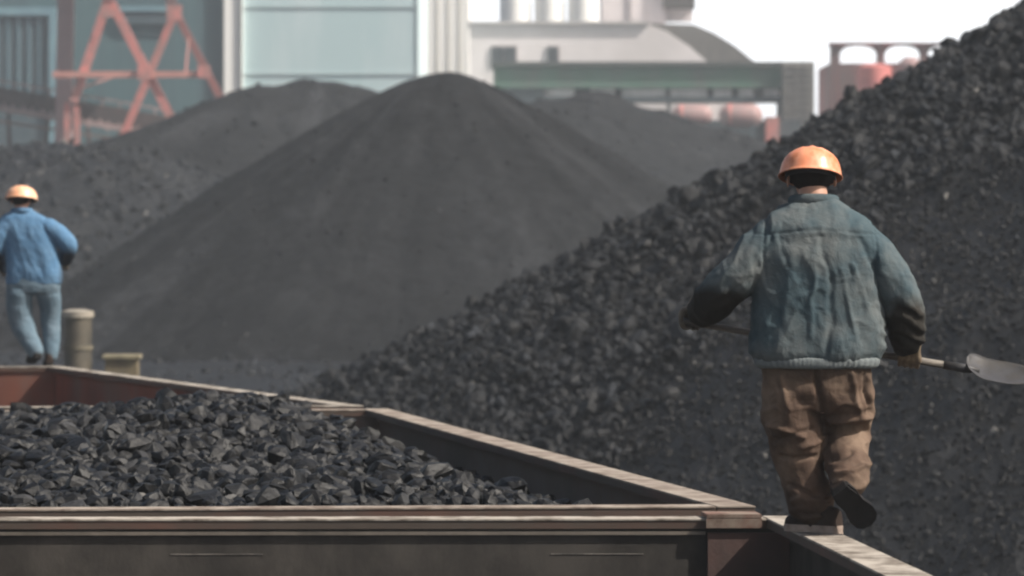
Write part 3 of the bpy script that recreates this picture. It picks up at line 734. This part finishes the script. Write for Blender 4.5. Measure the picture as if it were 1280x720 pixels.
# ------------------------------------------------------------------ people
SKIN = mat('skin', (.42, .24, .17), (.36, .19, .13), 9, .55, bump=.1, bd=.002)
HAIR = mat('black_hair', (.010, .008, .007), (.016, .012, .010), 60, .75, spec=.1, bump=.6, bd=.003)
def cloth(name, c1, c2, dirtc, wv=90, rough=.9, patch=None):
    t = NT(name); nz = t.noise(7, 6, .65); c = t.ramp(nz, [(.3, c1), (.7, c2)])
    if patch:
        c = t.mix(t.ramp(t.noise(2.6, 5, .6), [(.45, (0, 0, 0)), (.65, (1, 1, 1))]), c, patch)
    d = t.attr('dirt'); dz = t.noise(9, 5, .6)  # on the near man's trousers this attribute also carries painted shade
    ad = t.new('ShaderNodeMath', operation='MULTIPLY_ADD'); ad.inputs[1].default_value = .5; t.link(dz, ad.inputs[0])
    sb = t.new('ShaderNodeMath', operation='SUBTRACT'); sb.inputs[1].default_value = .25; t.link(d, sb.inputs[0]); t.link(sb.outputs[0], ad.inputs[2])
    c = t.mix(t.ramp(ad.outputs[0], [(.2, (0, 0, 0)), (.8, (1, 1, 1))]), c, dirtc)
    t.link(c, t.b.inputs['Base Color']); setb(t.b, rough, 0, .08)
    n1 = t.bump(t.noise(11, 4, .55, dist=.4), .4, .03); t.bump(t.noise(wv*3, 2, .5), .25, .002, n1)
    
    return t.m
def shoe(parent, heel, toe, up, m, msole, L_=None, wd=.05, shaft=None):
    heel = np.array(heel); toe = np.array(toe); f = toe-heel; L = np.linalg.norm(f); f /= L
    up = np.array(up, float); up -= f*np.dot(up, f); up /= np.linalg.norm(up); s = np.cross(f, up)
    prof = [(0, .62, .075), (.06, .80, .085), (.2, .86, .09), (.38, .82, .085), (.55, .9, .07), (.7, 1.02, .058), (.85, .95, .048), (.95, .68, .038), (1.0, .3, .025)]
    mb = MB(); n = 16; V = []
    for t, wk, h in prof:
        c = heel+f*L*t
        for k in range(n):
            a = 2*math.pi*k/n; x = math.cos(a)*wd*wk; z = max(math.sin(a), -.25)*h
            V.append(c+s*x+up*(z+.022+.25*.0))
    Fc = [(i*n+k, i*n+(k+1) % n, (i+1)*n+(k+1) % n, (i+1)*n+k) for i in range(len(prof)-1) for k in range(n)]+[tuple(range(n))[::-1], tuple(range((len(prof)-1)*n, len(prof)*n))]
    mb.add(V, Fc)
    if shaft is not None: limb(mb, [(*(heel+f*L*.2+up*.07), .045), (*shaft, .048)], 14, 3)
    o = remeshed(mb, 'boot', m, parent, .007, 2)
    q = [(0, -.55), (.03, -.75), (.2, -.9), (.45, -.82), (.7, -1.06), (.88, -.95), (.98, -.55), (1.015, 0), (.98, .55), (.88, .95), (.7, 1.06), (.45, .82), (.2, .9), (.03, .75), (0, .55)]
    V = [heel+f*L*t+s*y*wd+up*z for z in (-.012, .022) for t, y in q]; n = len(q)
    mm = MB(); mm.add(V, [tuple(range(n)), tuple(range(n, 2*n))[::-1]]+[(i, (i+1) % n, n+(i+1) % n, n+i) for i in range(n)])
    mm.add([heel+f*L*t+s*y*wd+up*z for z in (-.026, -.0125) for t, y in ((.0, -.6), (.27, -.8), (.27, .8), (.0, .6))],
           [(0, 1, 2, 3), (7, 6, 5, 4), (0, 4, 5, 1), (1, 5, 6, 2), (2, 6, 7, 3), (3, 7, 4, 0)])
    so_ = mm_build(mm, 'sole', msole, o, False)
    return o
def hand(parent, c, h, wdir, m, name='glove', rad=.017, side=1, sc_=1.0):
    """closed hand round a bar through c along h; the wrist lies towards wdir"""
    c = np.array(c, float); h = np.array(h, float); h /= np.linalg.norm(h); wv = np.array(wdir, float); wv -= h*np.dot(h, wv); wv /= np.linalg.norm(wv)
    n = np.cross(h, wv)*side; mb = MB()
    def pt(off, ang, rr): return c+h*off+(wv*math.cos(R(ang))+n*math.sin(R(ang)))*rr
    Rr = rad+.012*sc_
    wrist = c+wv*.105*sc_+n*.012
    for i, (off, ln, r0) in enumerate(((-.034, .9, .0105), (-.011, 1.0, .0115), (.012, .96, .011), (.034, .82, .0095))):
        off *= sc_; r0 *= sc_
        kn = pt(off, 48, Rr+.022*sc_)
        limb(mb, [(*(wrist+h*off*.55), .016*sc_), (*((wrist+kn)/2+h*off*.1-n*.001), .0155*sc_), (*kn, .0145*sc_)], 10, 3)
        angs = [48, 85, 125, 165, 205, 248*ln]
        rows = [(*pt(off, a, Rr+(.020*(1-j/2) if j < 2 else 0)*sc_), r0*(1-.04*j)) for j, a in enumerate(angs)]
        limb(mb, rows, 10, 3)
    # thumb leaves the side of the palm near its base
    b0 = wrist-h*.022*sc_-wv*.02
    limb(mb, [(*b0, .015*sc_), (*(pt(-.052*sc_, 10, Rr+.028)), .0145*sc_), (*(pt(-.050*sc_, -45, Rr+.006)), .0125*sc_), (*(pt(-.038*sc_, -95, Rr+.001)), .0115*sc_), (*(pt(-.022*sc_, -135, Rr+.002)), .010*sc_)], 10, 3)
    limb(mb, [(*(wrist+wv*.03), .029*sc_), (*(wrist-wv*.02), .027*sc_), (*(wrist-wv*.045+n*.004), .026*sc_)], 14, 3)
    return remeshed(mb, name, m, parent, .0045, 3)
def helmet(parent, c, a, b, hgt, fwd, roll, m, mband):
    """hard hat: c centre of the rim plane"""
    root = empty('hard_hat', c); root.parent = parent; root.location = Vector(c)
    root.rotation_euler = (-fwd, roll, 0)
    V = []; Fc = []; n = 48
    prof = [(1.0, 0.0), (1.02, .012), (1.0, .03), (.975, .12), (.95, .28), (.91, .45), (.84, .61), (.73, .75), (.58, .87), (.39, .955), (.2, .99), (.02, 1.0)]
    inner = [(.96, .0), (.92, .2), (.78, .55), (.45, .86), (.02, .93)][::-1]
    full = prof+inner
    for (r_, z_) in full:
        for k in range(n):
            t = 2*math.pi*k/n; x = math.cos(t)*a*r_; y = math.sin(t)*b*r_
            if r_ >= .98 and y > 0: y += .035*math.sin(t)**3      # front peak
            ridge = .006*math.exp(-(x/.012)**2)+.004*(math.exp(-((x-.045)/.01)**2)+math.exp(-((x+.045)/.01)**2)) if .1 < z_ and (r_, z_) in prof else 0
            V.append((x, y, z_*hgt+ridge))
    m_n = len(full)
    Fc = [(i*n+k, i*n+(k+1) % n, (i+1)*n+(k+1) % n, (i+1)*n+k) for i in range(m_n-1) for k in range(n)]
    Fc += [((m_n-1)*n+k, (m_n-1)*n+(k+1) % n, (k+1) % n, k) for k in range(n)] if False else []
    Fc = [f for f in Fc]
    me = bpy.data.meshes.new('shell'); me.from_pydata(V, [], Fc); me.update()
    # rim joins inner surface
    me.materials.append(m); me.polygons.foreach_set('use_smooth', np.ones(len(me.polygons), bool))
    o = bpy.data.objects.new('shell', me); link(o, root)
    V = []; Fc = []
    for z_ in (-.012, .02):
        for k in range(n):
            t = 2*math.pi*k/n; V.append((math.cos(t)*a*.80, math.sin(t)*b*.80-.004, z_))
        for k in range(n):
            t = 2*math.pi*k/n; V.append((math.cos(t)*a*.76, math.sin(t)*b*.76-.004, z_))
    for k in range(n):
        j = (k+1) % n; Fc += [(k, j, 2*n+j, 2*n+k), (n+j, n+k, 3*n+k, 3*n+j), (k, n+k, n+j, j), (2*n+k, 2*n+j, 3*n+j, 3*n+k)]
    me = bpy.data.meshes.new('headband'); me.from_pydata(V, [], Fc); me.materials.append(mband); link(bpy.data.objects.new('headband', me), root)
    return root
def head_parts(mb, c, k=1.0):
    """skull, jaw, nose, lips, ears; face towards +y"""
    x, y, z = c
    mb.add(*ball((x, y-.005, z+.03), (.076*k, .098, .095), 24, 16))
    mb.add(*ball((x, y+.03, z-.035), (.06*k, .068, .077), 20, 14))
    mb.add(*ball((x, y+.062, z-.082), (.026, .024, .02), 12, 8))
    limb(mb, [(x, y+.088, z+.022, .009), (x, y+.102, z-.002, .011), (x, y+.112, z-.018, .014)], 10, 3)
    for s_ in (-1, 1):
        mb.add(*ball((x+s_*.012, y+.098, z-.022), (.009, .012, .008), 8, 6))
        mb.add(*ball((x+s_*.032, y+.088, z+.036), (.02, .012, .008), 10, 6))
        mb.add(*ball((x+s_*.038, y+.075, z-.012), (.018, .016, .016), 10, 6))
        V, Fc = ball((0, 0, 0), (.008, .020, .034), 12, 10); V = [(x+s_*(.088*k+.3*q_[1]*-.3)+q_[0], y+.0+q_[1], z-.022+q_[2]) for q_ in V]; mb.add(V, Fc)
    mb.add(*ball((x, y+.098, z-.047), (.022, .009, .006), 10, 6)); mb.add(*ball((x, y+.096, z-.057), (.019, .009, .007), 10, 6))

def person(spec):
    ox, oy, ppm, D = spec['ox'], spec['oy'], spec['ppm'], spec['D']
    base = P(ox, oy, D); base[2] = RIM
    def m(px, py, dy=0): return ((px-ox)/ppm, dy, (oy-py)/ppm)
    root = None
    def rows(l):
        out = []
        for r_ in l:
            x_, y_, z_ = m(r_[0], r_[1], r_[2]); out.append((x_, y_, z_, *[q_/ppm for q_ in r_[3:]]))
        return out
    def vrows(l): return [(*m(r_[0], r_[1], r_[2]), r_[3]/ppm, r_[4]) for r_ in l]
    # body: one continuous skin surface under the clothes
    mb = MB(); hc = m(*spec['head']); head_parts(mb, hc, spec.get('hk', 1))
    nb = m(*spec['neck']); limb(mb, [(hc[0], hc[1]-.012, hc[2]-.02, .064), (*nb, .066), (nb[0], nb[1], nb[2]-.07, .075)], 18, 3)
    vloft(mb, [(a_, b_, c_, d_*.78, e_*.78) for a_, b_, c_, d_, e_ in vrows(spec['torso'])])
    for key in ('sleeve_l', 'sleeve_r', 'leg_l', 'leg_r'):
        limb(mb, [(r_[0], r_[1], r_[2], r_[3]*.55) for r_ in rows(spec[key])])
    vloft(mb, [(a_, b_, c_, d_*.72, e_*.72) for a_, b_, c_, d_, e_ in vrows(spec['pelvis'])])
    body = remeshed(mb, 'person', SKIN, None, .009, 2); body.location = Vector(base)
    tag(body, spec['label'], 'person', 'coal yard workers')
    for s_ in (-1, 1):
        V, Fc = ball((hc[0]+s_*.032, hc[1]+.081, hc[2]+.018), .0125, 12, 8); mm = MB(); mm.add(V, Fc); o_ = mm_build(mm, 'eye', mat('eye_dark', (.03, .02, .015), bump=0, rough=.1), body)
    # hair: a cap round the back and sides
    V, Fc = ball((0, 0, 0), (.086, .102, .098), 32, 22); kk = spec.get('hk', 1)
    mm = MB()
    V = np.array(V); 
    keep = lambda q_: not (q_[1] > .045 and q_[2] < .045)
    Fc = [f for f in Fc if keep(V[list(f)].mean(0)) and V[list(f)].mean(0)[2] > -.09+(.02 if V[list(f)].mean(0)[1] > -.02 else 0)]
    nz_ = fbm(V*40, 3, 5); V = V*(1+.02*nz_[:, None])
    mm.add(np.array(V)*(kk, 1.04, 1.05)+np.array((hc[0], hc[1]-.008, hc[2]+.022)), Fc); mm_build(mm, 'hair', HAIR, body, True)
    # clothes
    J = MB(); vloft(J, vrows(spec['torso'])); limb(J, rows(spec['sleeve_l'])); limb(J, rows(spec['sleeve_r']))
    for b_ in spec.get('extra', []): J.add(*ball(m(*b_[:3]), [q_/ppm for q_ in b_[3:]]))
    jk = remeshed(J, spec['top_name'], spec['top_mat'], body, .0075, 2, spec['top_fold'](m, ppm), {'dirt': spec['top_dirt'](m, ppm)})
    T_ = MB(); vloft(T_, vrows(spec['pelvis'])); limb(T_, rows(spec['leg_l'])); limb(T_, rows(spec['leg_r']))
    tz = remeshed(T_, 'trousers', spec['leg_mat'], body, .009, 3, spec['leg_fold'](m, ppm), {'dirt': spec['leg_dirt_shade'](m, ppm)})
    if 'waist' in spec:
        wv = MB(); vloft(wv, vrows(spec['waist']), 60, 4)
        remeshed(wv, 'waistband', spec['band_mat'], jk, .007, 2, lambda V, N: .0012*np.sin(np.arctan2(V[:, 1], V[:, 0])*60)+.003*vnoise(V*22, 3), {'dirt': lambda V: V[:, 0]*0+.15})
    col_ = MB(); pts = []
    for k in range(25):
        t = 2*math.pi*k/24; cx, cy, cz, ra, rb, tilt = spec['collar']; q_ = m(cx, cz, cy)
        pts.append((q_[0]+math.cos(t)*ra/ppm, q_[1]+math.sin(t)*rb/ppm, q_[2]-math.sin(t)*tilt))
    V = []; Fc = []
    for k, q_ in enumerate(pts[:-1]):
        t = 2*math.pi*k/24; d_ = np.array((math.cos(t), math.sin(t), 0)); q_ = np.array(q_)
        for (o1, z1) in ((.012, -.028), (.007, .022), (-.001, .030), (-.008, .020), (-.004, -.028)): V.append(q_+d_*o1+np.array((0, 0, z1)))
    for k in range(24):
        j = (k+1) % 24
        for i_ in range(5): Fc.append((k*5+i_, j*5+i_, j*5+(i_+1) % 5, k*5+(i_+1) % 5))
    col_.add(V, Fc); mm_build(col_, 'collar', spec['top_mat'], jk, True)
    for (hl, te, up, sh) in spec['boots']:
        shoe(body, m(*hl[:3]), m(*te), up, spec['boot_mat'], SOLEP if len(hl) > 3 and hl[3] == 1 else spec['sole_mat'], shaft=m(*sh), wd=hl[3] if len(hl) > 3 and hl[3] < 1 else .05)
    for (cpt, hdir, wd, mt, sd_) in spec['hands']:
        hand(body, m(*cpt), hdir, np.array(m(*wd))-np.array(m(*cpt)), mt, side=sd_, sc_=spec.get('hs', 1.0) if mt is GLT else 1.0)
    hp = spec['helmet']
    hr = helmet(body, m(hp[0], hp[1], hp[2]), hp[3]/ppm, hp[3]/ppm*1.12, hp[4]/ppm, R(hp[5]), R(hp[6]), spec['hat_mat'], mat('dark_headband', (.02, .018, .018), rough=.7, bump=0))
    return body, base, m
def mm_build(mb, name, m, parent, smooth=True):
    me = bpy.data.meshes.new(name); me.from_pydata([tuple(v) for v in mb.V], [], mb.F); me.update(); me.materials.append(m)
    bm = bmesh.new(); bm.from_mesh(me); bmesh.ops.recalc_face_normals(bm, faces=bm.faces); bm.to_mesh(me); bm.free()
    if smooth: me.polygons.foreach_set('use_smooth', np.ones(len(me.polygons), bool))
    return link(bpy.data.objects.new(name, me), parent)
def gauss_line(V, p0, p1, w):
    """distance falloff to a segment in the x-z plane"""
    a = np.array([p0[0], p0[2]]); b = np.array([p1[0], p1[2]]); q = V[:, [0, 2]]-a; d = b-a; t = np.clip(q@d/(d@d), 0, 1)
    r = np.linalg.norm(q-t[:, None]*d, axis=1); return np.exp(-(r/w)**2), t
# fold functions for the near man's jacket
def jacket_fold(m, ppm):
    def f(V, N):
        back = np.clip(-N[:, 1]*1.5+.2, 0, 1); torso = sstep(.36, .30, np.abs(V[:, 0]-m(1020, 0)[0])) if False else np.clip((.315-np.abs(V[:, 0]-m(1021, 0)[0]))*20, 0, 1)
        V0 = V; V = V+np.stack([.045*fbm(V*5, 3, 81), V[:, 0]*0, .05*fbm(V*5, 3, 82)], 1)
        d = .013*fbm(np.stack([V[:, 0]*7+1.6*V[:, 2], V[:, 1]*5, V[:, 2]*2.6], 1), 4, 51)
        d += .010*(.5-np.abs(fbm(np.stack([V[:, 0]*9-2.5*V[:, 2], V[:, 1]*5, V[:, 2]*5], 1), 3, 57)))
        d += .006*fbm(np.stack([V[:, 0]*17, V[:, 1]*9, V[:, 2]*7], 1), 3, 52)
        lines = [((1022, 302), (1035, 345), .014, -.018), ((1035, 345), (1033, 430), .018, -.012), ((1015, 320), (1010, 420), .013, .013), ((1065, 325), (1090, 400), .013, .014),
                 ((1075, 300), (1100, 345), .012, -.017), ((1048, 330), (1072, 432), .012, .012), ((960, 300), (950, 335), .014, -.022), ((945, 340), (940, 420), .014, -.014), ((985, 340), (975, 430), .016, .008),
                 ((1094, 318), (1106, 425), .011, -.018), ((1086, 300), (1094, 330), .012, -.014), ((948, 325), (938, 400), .010, -.014), ((1105, 300), (1125, 345), .014, .010), ((1000, 300), (1025, 302), .008, -.006), ((972, 292), (985, 330), .012, -.010)]
        for p0, p1, w_, a_ in lines:
            g_, t_ = gauss_line(V, m(*p0), m(*p1), w_); d += .62*back*a_*g_*torso*(.55+.9*np.clip(vnoise(V*7, 9)+.5, 0, 1))
        rd = np.clip(1-2.6*np.abs(fbm(np.stack([V[:, 0]*5.5-3*V[:, 2], V[:, 1]*4, V[:, 2]*3.2+V[:, 0]*2], 1), 2, 58)), 0, 1)**3; d += .008*rd-.002
        rd = np.clip(1-2.6*np.abs(fbm(np.stack([V[:, 0]*8+3*V[:, 2], V[:, 1]*7, V[:, 2]*8], 1), 2, 59)), 0, 1)**3; d += .003*rd
        V = V0
        # arm-hole seams and yoke
        for xx in (958, 1088):
            s_ = np.exp(-((V[:, 0]-m(xx, 0)[0]+(.02 if xx < 1000 else -.02)*np.cos((V[:, 2]-1.3)*9))/.006)**2)*sstep(1.12, 1.2, V[:, 2]); d -= .006*s_
        d -= .004*back*np.exp(-((V[:, 2]-m(0, 291)[2]-.01*np.cos(V[:, 0]*12))/.005)**2)*torso
        # sleeve creases round the arm
        arm = 1-torso
        d += arm*.009*np.sin((V[:, 2]*1.0+np.abs(V[:, 0])*.5)*95+4*fbm(V*6, 2, 8))*np.clip((1.25-V[:, 2])*5, 0, 1)*(.4+.6*vnoise(V*9, 5))
        # gathered above the waistband
        d += .004*vnoise(np.stack([V[:, 0]*26, V[:, 1]*26, V[:, 2]*5], 1), 2)*sstep(m(0, 405)[2], m(0, 440)[2], V[:, 2])
        return d
    return f
def jacket_dirt(m, ppm):
    def f(V):
        z = V[:, 2]; x = V[:, 0]; c = m(1021, 0)[0]
        arm = np.clip((np.abs(x-c)-.30)*14, 0, 1)
        low_l = sstep(m(0, 345)[2], m(0, 385)[2], z); low_r = sstep(m(0, 355)[2], m(0, 405)[2], z)
        d = np.where(x < c, arm*low_l, arm*low_r*np.clip(1.15-(x-m(1140, 0)[0])*9, .3, 1))
        return np.clip(d*1.1+.12*vnoise(V*5, 4)+.10, 0, 1)
    return f
def trouser_fold(m, ppm):
    def f(V, N):
        z = V[:, 2]
        d = .011*fbm(np.stack([V[:, 0]*5, V[:, 1]*5, z*9], 1), 4, 61)+.006*fbm(np.stack([V[:, 0]*14, V[:, 1]*9, z*20], 1), 3, 62)
        back = np.clip(-N[:, 1]*1.5+.3, 0, 1)
        rd = np.clip(1-2.6*np.abs(fbm(np.stack([V[:, 0]*5+2*z, V[:, 1]*4, z*6], 1), 2, 68)), 0, 1)**3; d += .011*rd-.003
        for p0, p1, w_, a_ in (((1035, 535), (1085, 540), .018, -.032), ((1035, 528), (1088, 524), .016, .018), ((962, 530), (1000, 545), .012, .016), ((965, 550), (1010, 535), .012, -.014), ((1000, 560), (1030, 548), .012, .012),
                               ((975, 572), (1015, 572), .010, -.014), ((1035, 575), (1060, 565), .012, -.016), ((1040, 590), (1085, 580), .010, .014), ((985, 610), (1035, 625), .010, -.014), ((990, 628), (1040, 618), .012, .014), ((1000, 642), (1045, 640), .010, -.014),
                               ((1020, 465), (1025, 515), .012, -.022), ((975, 470), (985, 510), .012, .010), ((1060, 468), (1075, 520), .012, .012), ((1078, 470), (1086, 515), .010, -.014)):
            g_, t_ = gauss_line(V+np.stack([.02*fbm(V*8, 2, 83), V[:, 0]*0, .02*fbm(V*8, 2, 84)], 1), m(*p0), m(*p1), w_); d += 1.25*back*a_*g_
        return d
    return f
def trouser_dirt_shade(m, ppm):
    return lambda V: np.clip(.12+.35*sstep(m(0, 500)[2], m(0, 470)[2], V[:, 2])+.5*sstep(.25, .02, V[:, 2])+.3*fbm(V*4, 3, 12), 0, 1)  # grime at the hems, plus shade painted into the upper part's colour

JK = cloth('grey_teal_jacket', (.042, .066, .079), (.058, .082, .092), (.026, .024, .021), patch=(.115, .125, .124))
TRB = cloth('brown_trousers', (.100, .066, .049), (.055, .038, .029), (.020, .015, .012), patch=(.19, .137, .10))
GLT = mat('tan_work_glove', (.20, .15, .095), (.10, .075, .05), 25, .9, bump=.4, bd=.004)
GLD = mat('sooty_glove', (.09, .08, .066), (.17, .145, .115), 22, .9, bump=.4, bd=.004)
BOOTM = mat('dark_brown_boot', (.018, .013, .011), (.035, .024, .019), 12, .7, spec=.12, bump=.3, bd=.004)
SOLEM = mat('black_sole', (.009, .009, .009), (.016, .015, .015), 20, .8, spec=.1, bump=.3, bd=.004)
SOLEP = mat('pale_worn_sole', (.32, .26, .22), (.2, .15, .12), 15, .7, bump=.3, bd=.004)
HATO = mat('orange_hard_hat', (.74, .25, .12), (.72, .38, .25), 6, .38, 0, .5, .05, .002, dirt=(.50, .15, .05), dscale=7)
HATP = mat('pale_orange_hard_hat', (.72, .33, .17), (.72, .45, .30), 9, .45, 0, .5, .05, .002)
hd_ = np.array(((1140-866)/270, -.05, -(450-404)/270)); hd_ /= np.linalg.norm(hd_)
near = dict(ox=1020, oy=667, ppm=270, D=20.78, label='worker in grey-teal jacket, brown trousers and orange hard hat carrying a shovel',
    head=(1016, 221, .085), neck=(1018, 246, .05), hk=1.24, hs=1.22,
    torso=[(1018, 252, .035, 30, .07), (1018, 261, .03, 45, .095), (1018, 272, .02, 61, .115), (1019, 284, .01, 74, .130), (1019, 300, .01, 82, .14), (1020, 325, 0, 81, .15), (1021, 365, .0, 81, .155), (1022, 405, 0, 84, .16), (1022, 436, .0, 85, .165), (1022, 448, .0, 80, .16), (1022, 456, .0, 72, .14)],
    sleeve_l=[(966, 308, .0, 31), (940, 328, -.01, 29), (913, 353, -.02, 27), (896, 373, .03, 25), (886, 386, .12, 21), (879, 394, .19, 17)],
    sleeve_r=[(1076, 309, .0, 30), (1101, 333, -.005, 28.5), (1122, 364, -.01, 26.5), (1132, 394, .02, 25), (1135, 416, .08, 22), (1135, 428, .15, 19)],
    extra=[(1017, 270, .02, 55, 26, 14)],
    pelvis=[(1021, 450, 0, 66, .13), (1021, 470, -.005, 69, .135), (1021, 490, -.005, 70, .135), (1022, 506, 0, 66, .12), (1022, 517, 0, 42, .085)],
    leg_l=[(987, 488, 0, 37), (989, 520, .01, 37), (995, 555, .02, 35), (1000, 590, .02, 29), (1010, 616, .01, 29), (1017, 636, .0, 28)],
    leg_r=[(1056, 488, 0, 36), (1058, 520, .06, 36), (1059, 545, .08, 31), (1058, 566, .0, 28), (1057, 584, -.1, 27), (1056, 600, -.19, 25)],
    waist=[(1021, 446.5, 0, 78, .158), (1021, 450, 0, 79.5, .164), (1021, 457, 0, 77.5, .162), (1021, 461, 0, 74, .154)],
    collar=(1018, .055, 254, 30, 24, .012),
    helmet=(1014.5, 222, .085, 40, 37, 14, 3),
    boots=[((1048, 663, -.09, 1), (984, 663, .09), (0, 0, 1), (1020, 636, .0)), ((1043, 607, -.30, .061), (1084, 653, -.17), (-.1, .95, .3), (1056, 596, -.19))],
    hands=[((867, 406, .27), hd_, (882, 386, .18), GLD, -1), ((1142, 452, .22), hd_, (1134, 428, .15), GLT, 1)],
    top_name='jacket', top_mat=JK, leg_mat=TRB, boot_mat=BOOTM, sole_mat=SOLEM, hat_mat=HATO, band_mat=cloth('grey_waistband', (.12, .14, .145), (.16, .175, .175), (.05, .05, .05)),
    top_fold=jacket_fold, top_dirt=jacket_dirt, leg_fold=trouser_fold, leg_dirt_shade=trouser_dirt_shade)
nb_, nbase, nm = person(near)

# shovel held by the near man
nb0 = np.array(nbase)
def nw(px, py, dy): return np.array(nm(px, py, dy))+nb0
sv = empty('shovel', nw(1140, 451, .22), label='long-handled shovel with worn steel blade in the hands of the nearer worker', cat='shovel')
ha, hb = nw(852, 403.5, .275), nw(1212, 463.5, .207)
MB().tube([ha, ha*.5+hb*.5, hb], [.0155, .0165, .0175], 16).build('handle', mat('worn_grey_wood', (.08, .07, .06), (.17, .15, .125), 14, .6, stretch=(1, 6, 6)), sv, smooth=True)
dv = (hb-ha)/np.linalg.norm(hb-ha)
s1 = hb-dv*.10; s2 = hb+dv*.07
BLM = mat('worn_bright_steel', (.055, .055, .06), (.03, .03, .03), 7, .55, .1, .3, .15, .003, dirt=(.04, .036, .032), dscale=9)
MB().tube([s1, hb, s2], [.021, .021, .012], 16).build('socket', BLM, sv, smooth=True)
# blade pan: along dv, width across (tilted towards the camera), slightly dished
wd3 = np.array((.0, -.82, -.33)); wd3 -= dv*np.dot(wd3, dv); wd3 /= np.linalg.norm(wd3); up3 = np.cross(wd3, dv); up3 = up3 if up3[2] > 0 else -up3
V = []; Fc = []; nu, nvv = 22, 17
for sgn in (0, 1):
    for i_ in range(nu):
        u_ = i_/(nu-1)
        hw = .13*min(1, (math.sqrt(max(0, 1-(1-min(1, u_/.22))**2))*.75+.25)) if u_ < .22 else .13*(1 if u_ < .55 else math.sqrt(max(.01, 1-((u_-.55)/.47)**2)))
        for j_ in range(nvv):
            v_ = -1+2*j_/(nvv-1)
            dish = .030*v_*v_+.03*(1-sstep(0, .3, np.array(u_)))*.6-.012*math.sin(math.pi*u_)
            V.append(hb+dv*(.0+.34*u_)+wd3*hw*v_+up3*(float(dish)-.004-.0025*sgn))
n1_ = nu*nvv
for i_ in range(nu-1):
    for j_ in range(nvv-1):
        a_ = i_*nvv+j_; Fc += [(a_, a_+nvv, a_+nvv+1, a_+1), (n1_+a_, n1_+a_+1, n1_+a_+nvv+1, n1_+a_+nvv)]
for j_ in range(nvv-1):
    for r0_ in (0, (nu-1)*nvv): a_ = r0_+j_; Fc.append((a_, a_+1, n1_+a_+1, n1_+a_))
for i_ in range(nu-1):
    for c0_ in (0, nvv-1): a_ = i_*nvv+c0_; Fc.append((a_, a_+nvv, n1_+a_+nvv, n1_+a_))
mm = MB(); mm.add(V, Fc); mm.build('blade', BLM, sv, smooth=True)

# far man in blue
def bf(m, ppm):
    def f(V, N): return .022*fbm(np.stack([V[:, 0]*7+2*V[:, 2], V[:, 1]*5, V[:, 2]*3], 1), 4, 71)
    return f
def bfl(m, ppm):
    def f(V, N): return .015*fbm(np.stack([V[:, 0]*6, V[:, 1]*5, V[:, 2]*9], 1), 4, 72)
    return f
BLUE = cloth('blue_work_shirt', (.065, .145, .25), (.105, .19, .29), (.03, .035, .045))
DEN = cloth('pale_denim', (.075, .12, .155), (.13, .175, .21), (.035, .04, .05))
def far_dirt(m, ppm):
    def f(V):
        c = m(40, 0)[0]; arm = np.clip((np.abs(V[:, 0]-c)-.25)*14, 0, 1); return np.clip(.75*arm*sstep(m(0, 306)[2], m(0, 322)[2], V[:, 2])+.15, 0, 1)
    return f
far = dict(ox=45, oy=456, ppm=126.4, D=44.2, label='worker in blue shirt, pale jeans and pale orange hard hat on the farthest wagon',
    head=(25, 249, .06), neck=(27, 262, .04),
    torso=[(27, 263, .03, 13, .07), (27, 268, .025, 22, .09), (30, 275, .02, 33, .11), (34, 287, .01, 35, .125), (38, 305, 0, 33, .13), (41, 325, 0, 33, .135), (43, 342, 0, 35, .14), (43, 354, 0, 35, .13)],
    sleeve_l=[(8, 285, 0, 13), (-2, 297, -.01, 13), (-5, 312, .03, 13), (-2, 325, .12, 11), (2, 333, .2, 8)],
    sleeve_r=[(60, 284, 0, 13), (74, 293, -.01, 13), (85, 305, .0, 12), (83, 317, .08, 10.5), (80, 326, .16, 8.5)],
    pelvis=[(43, 346, 0, 33, .12), (42, 358, 0, 34, .13), (41, 366, 0, 33, .12)],
    leg_l=[(25, 366, 0, 17), (24, 385, .03, 16.5), (28, 405, .02, 14.5), (37, 424, -.04, 12), (46, 438, -.1, 10.5)],
    leg_r=[(60, 366, .02, 16), (62, 385, .07, 14), (63, 405, .08, 12), (64, 425, .05, 10.5), (64, 443, .0, 9)],
    collar=(27, .04, 264, 13, 12, .01),
    helmet=(26, 249, .06, 20.5, 17, 10, 2),
    boots=[((50, 443, -.17), (36, 452, .05), (-.1, .45, .8), (46, 436, -.1)), ((63, 455, -.09), (57, 455, .17), (0, 0, 1), (62, 442, .0))],
    hands=[((4, 340, .24), (1, .1, -.1), (2, 331, .17), GLD, -1), ((78, 333, .2), (1, .1, -.1), (80, 324, .13), GLD, 1)],
    top_name='work_shirt', top_mat=BLUE, leg_mat=DEN, boot_mat=BOOTM, sole_mat=SOLEM, hat_mat=HATP,
    top_fold=bf, top_dirt=far_dirt, leg_fold=bfl, leg_dirt_shade=lambda m, ppm: (lambda V: np.clip(.05+.5*sstep(.15, .02, V[:, 2])+.2*fbm(V*5, 3, 77), 0, 1)))
person(far)

# ------------------------------------------------------------------ haze
hz = MB().box(-3600, 3600, -320, 7100, -1, 31)
t = NT('haze_air'); t.n.remove(t.b); pv = t.new('ShaderNodeVolumePrincipled'); pv.inputs['Color'].default_value = (.88, .94, 1.0, 1)
pv.inputs['Density'].default_value = .00062; pv.inputs['Anisotropy'].default_value = .3
t.link(pv.outputs[0], t.n['Material Output'].inputs['Volume'])
h_o = hz.build('haze', t.m); tag(h_o, kind='stuff')
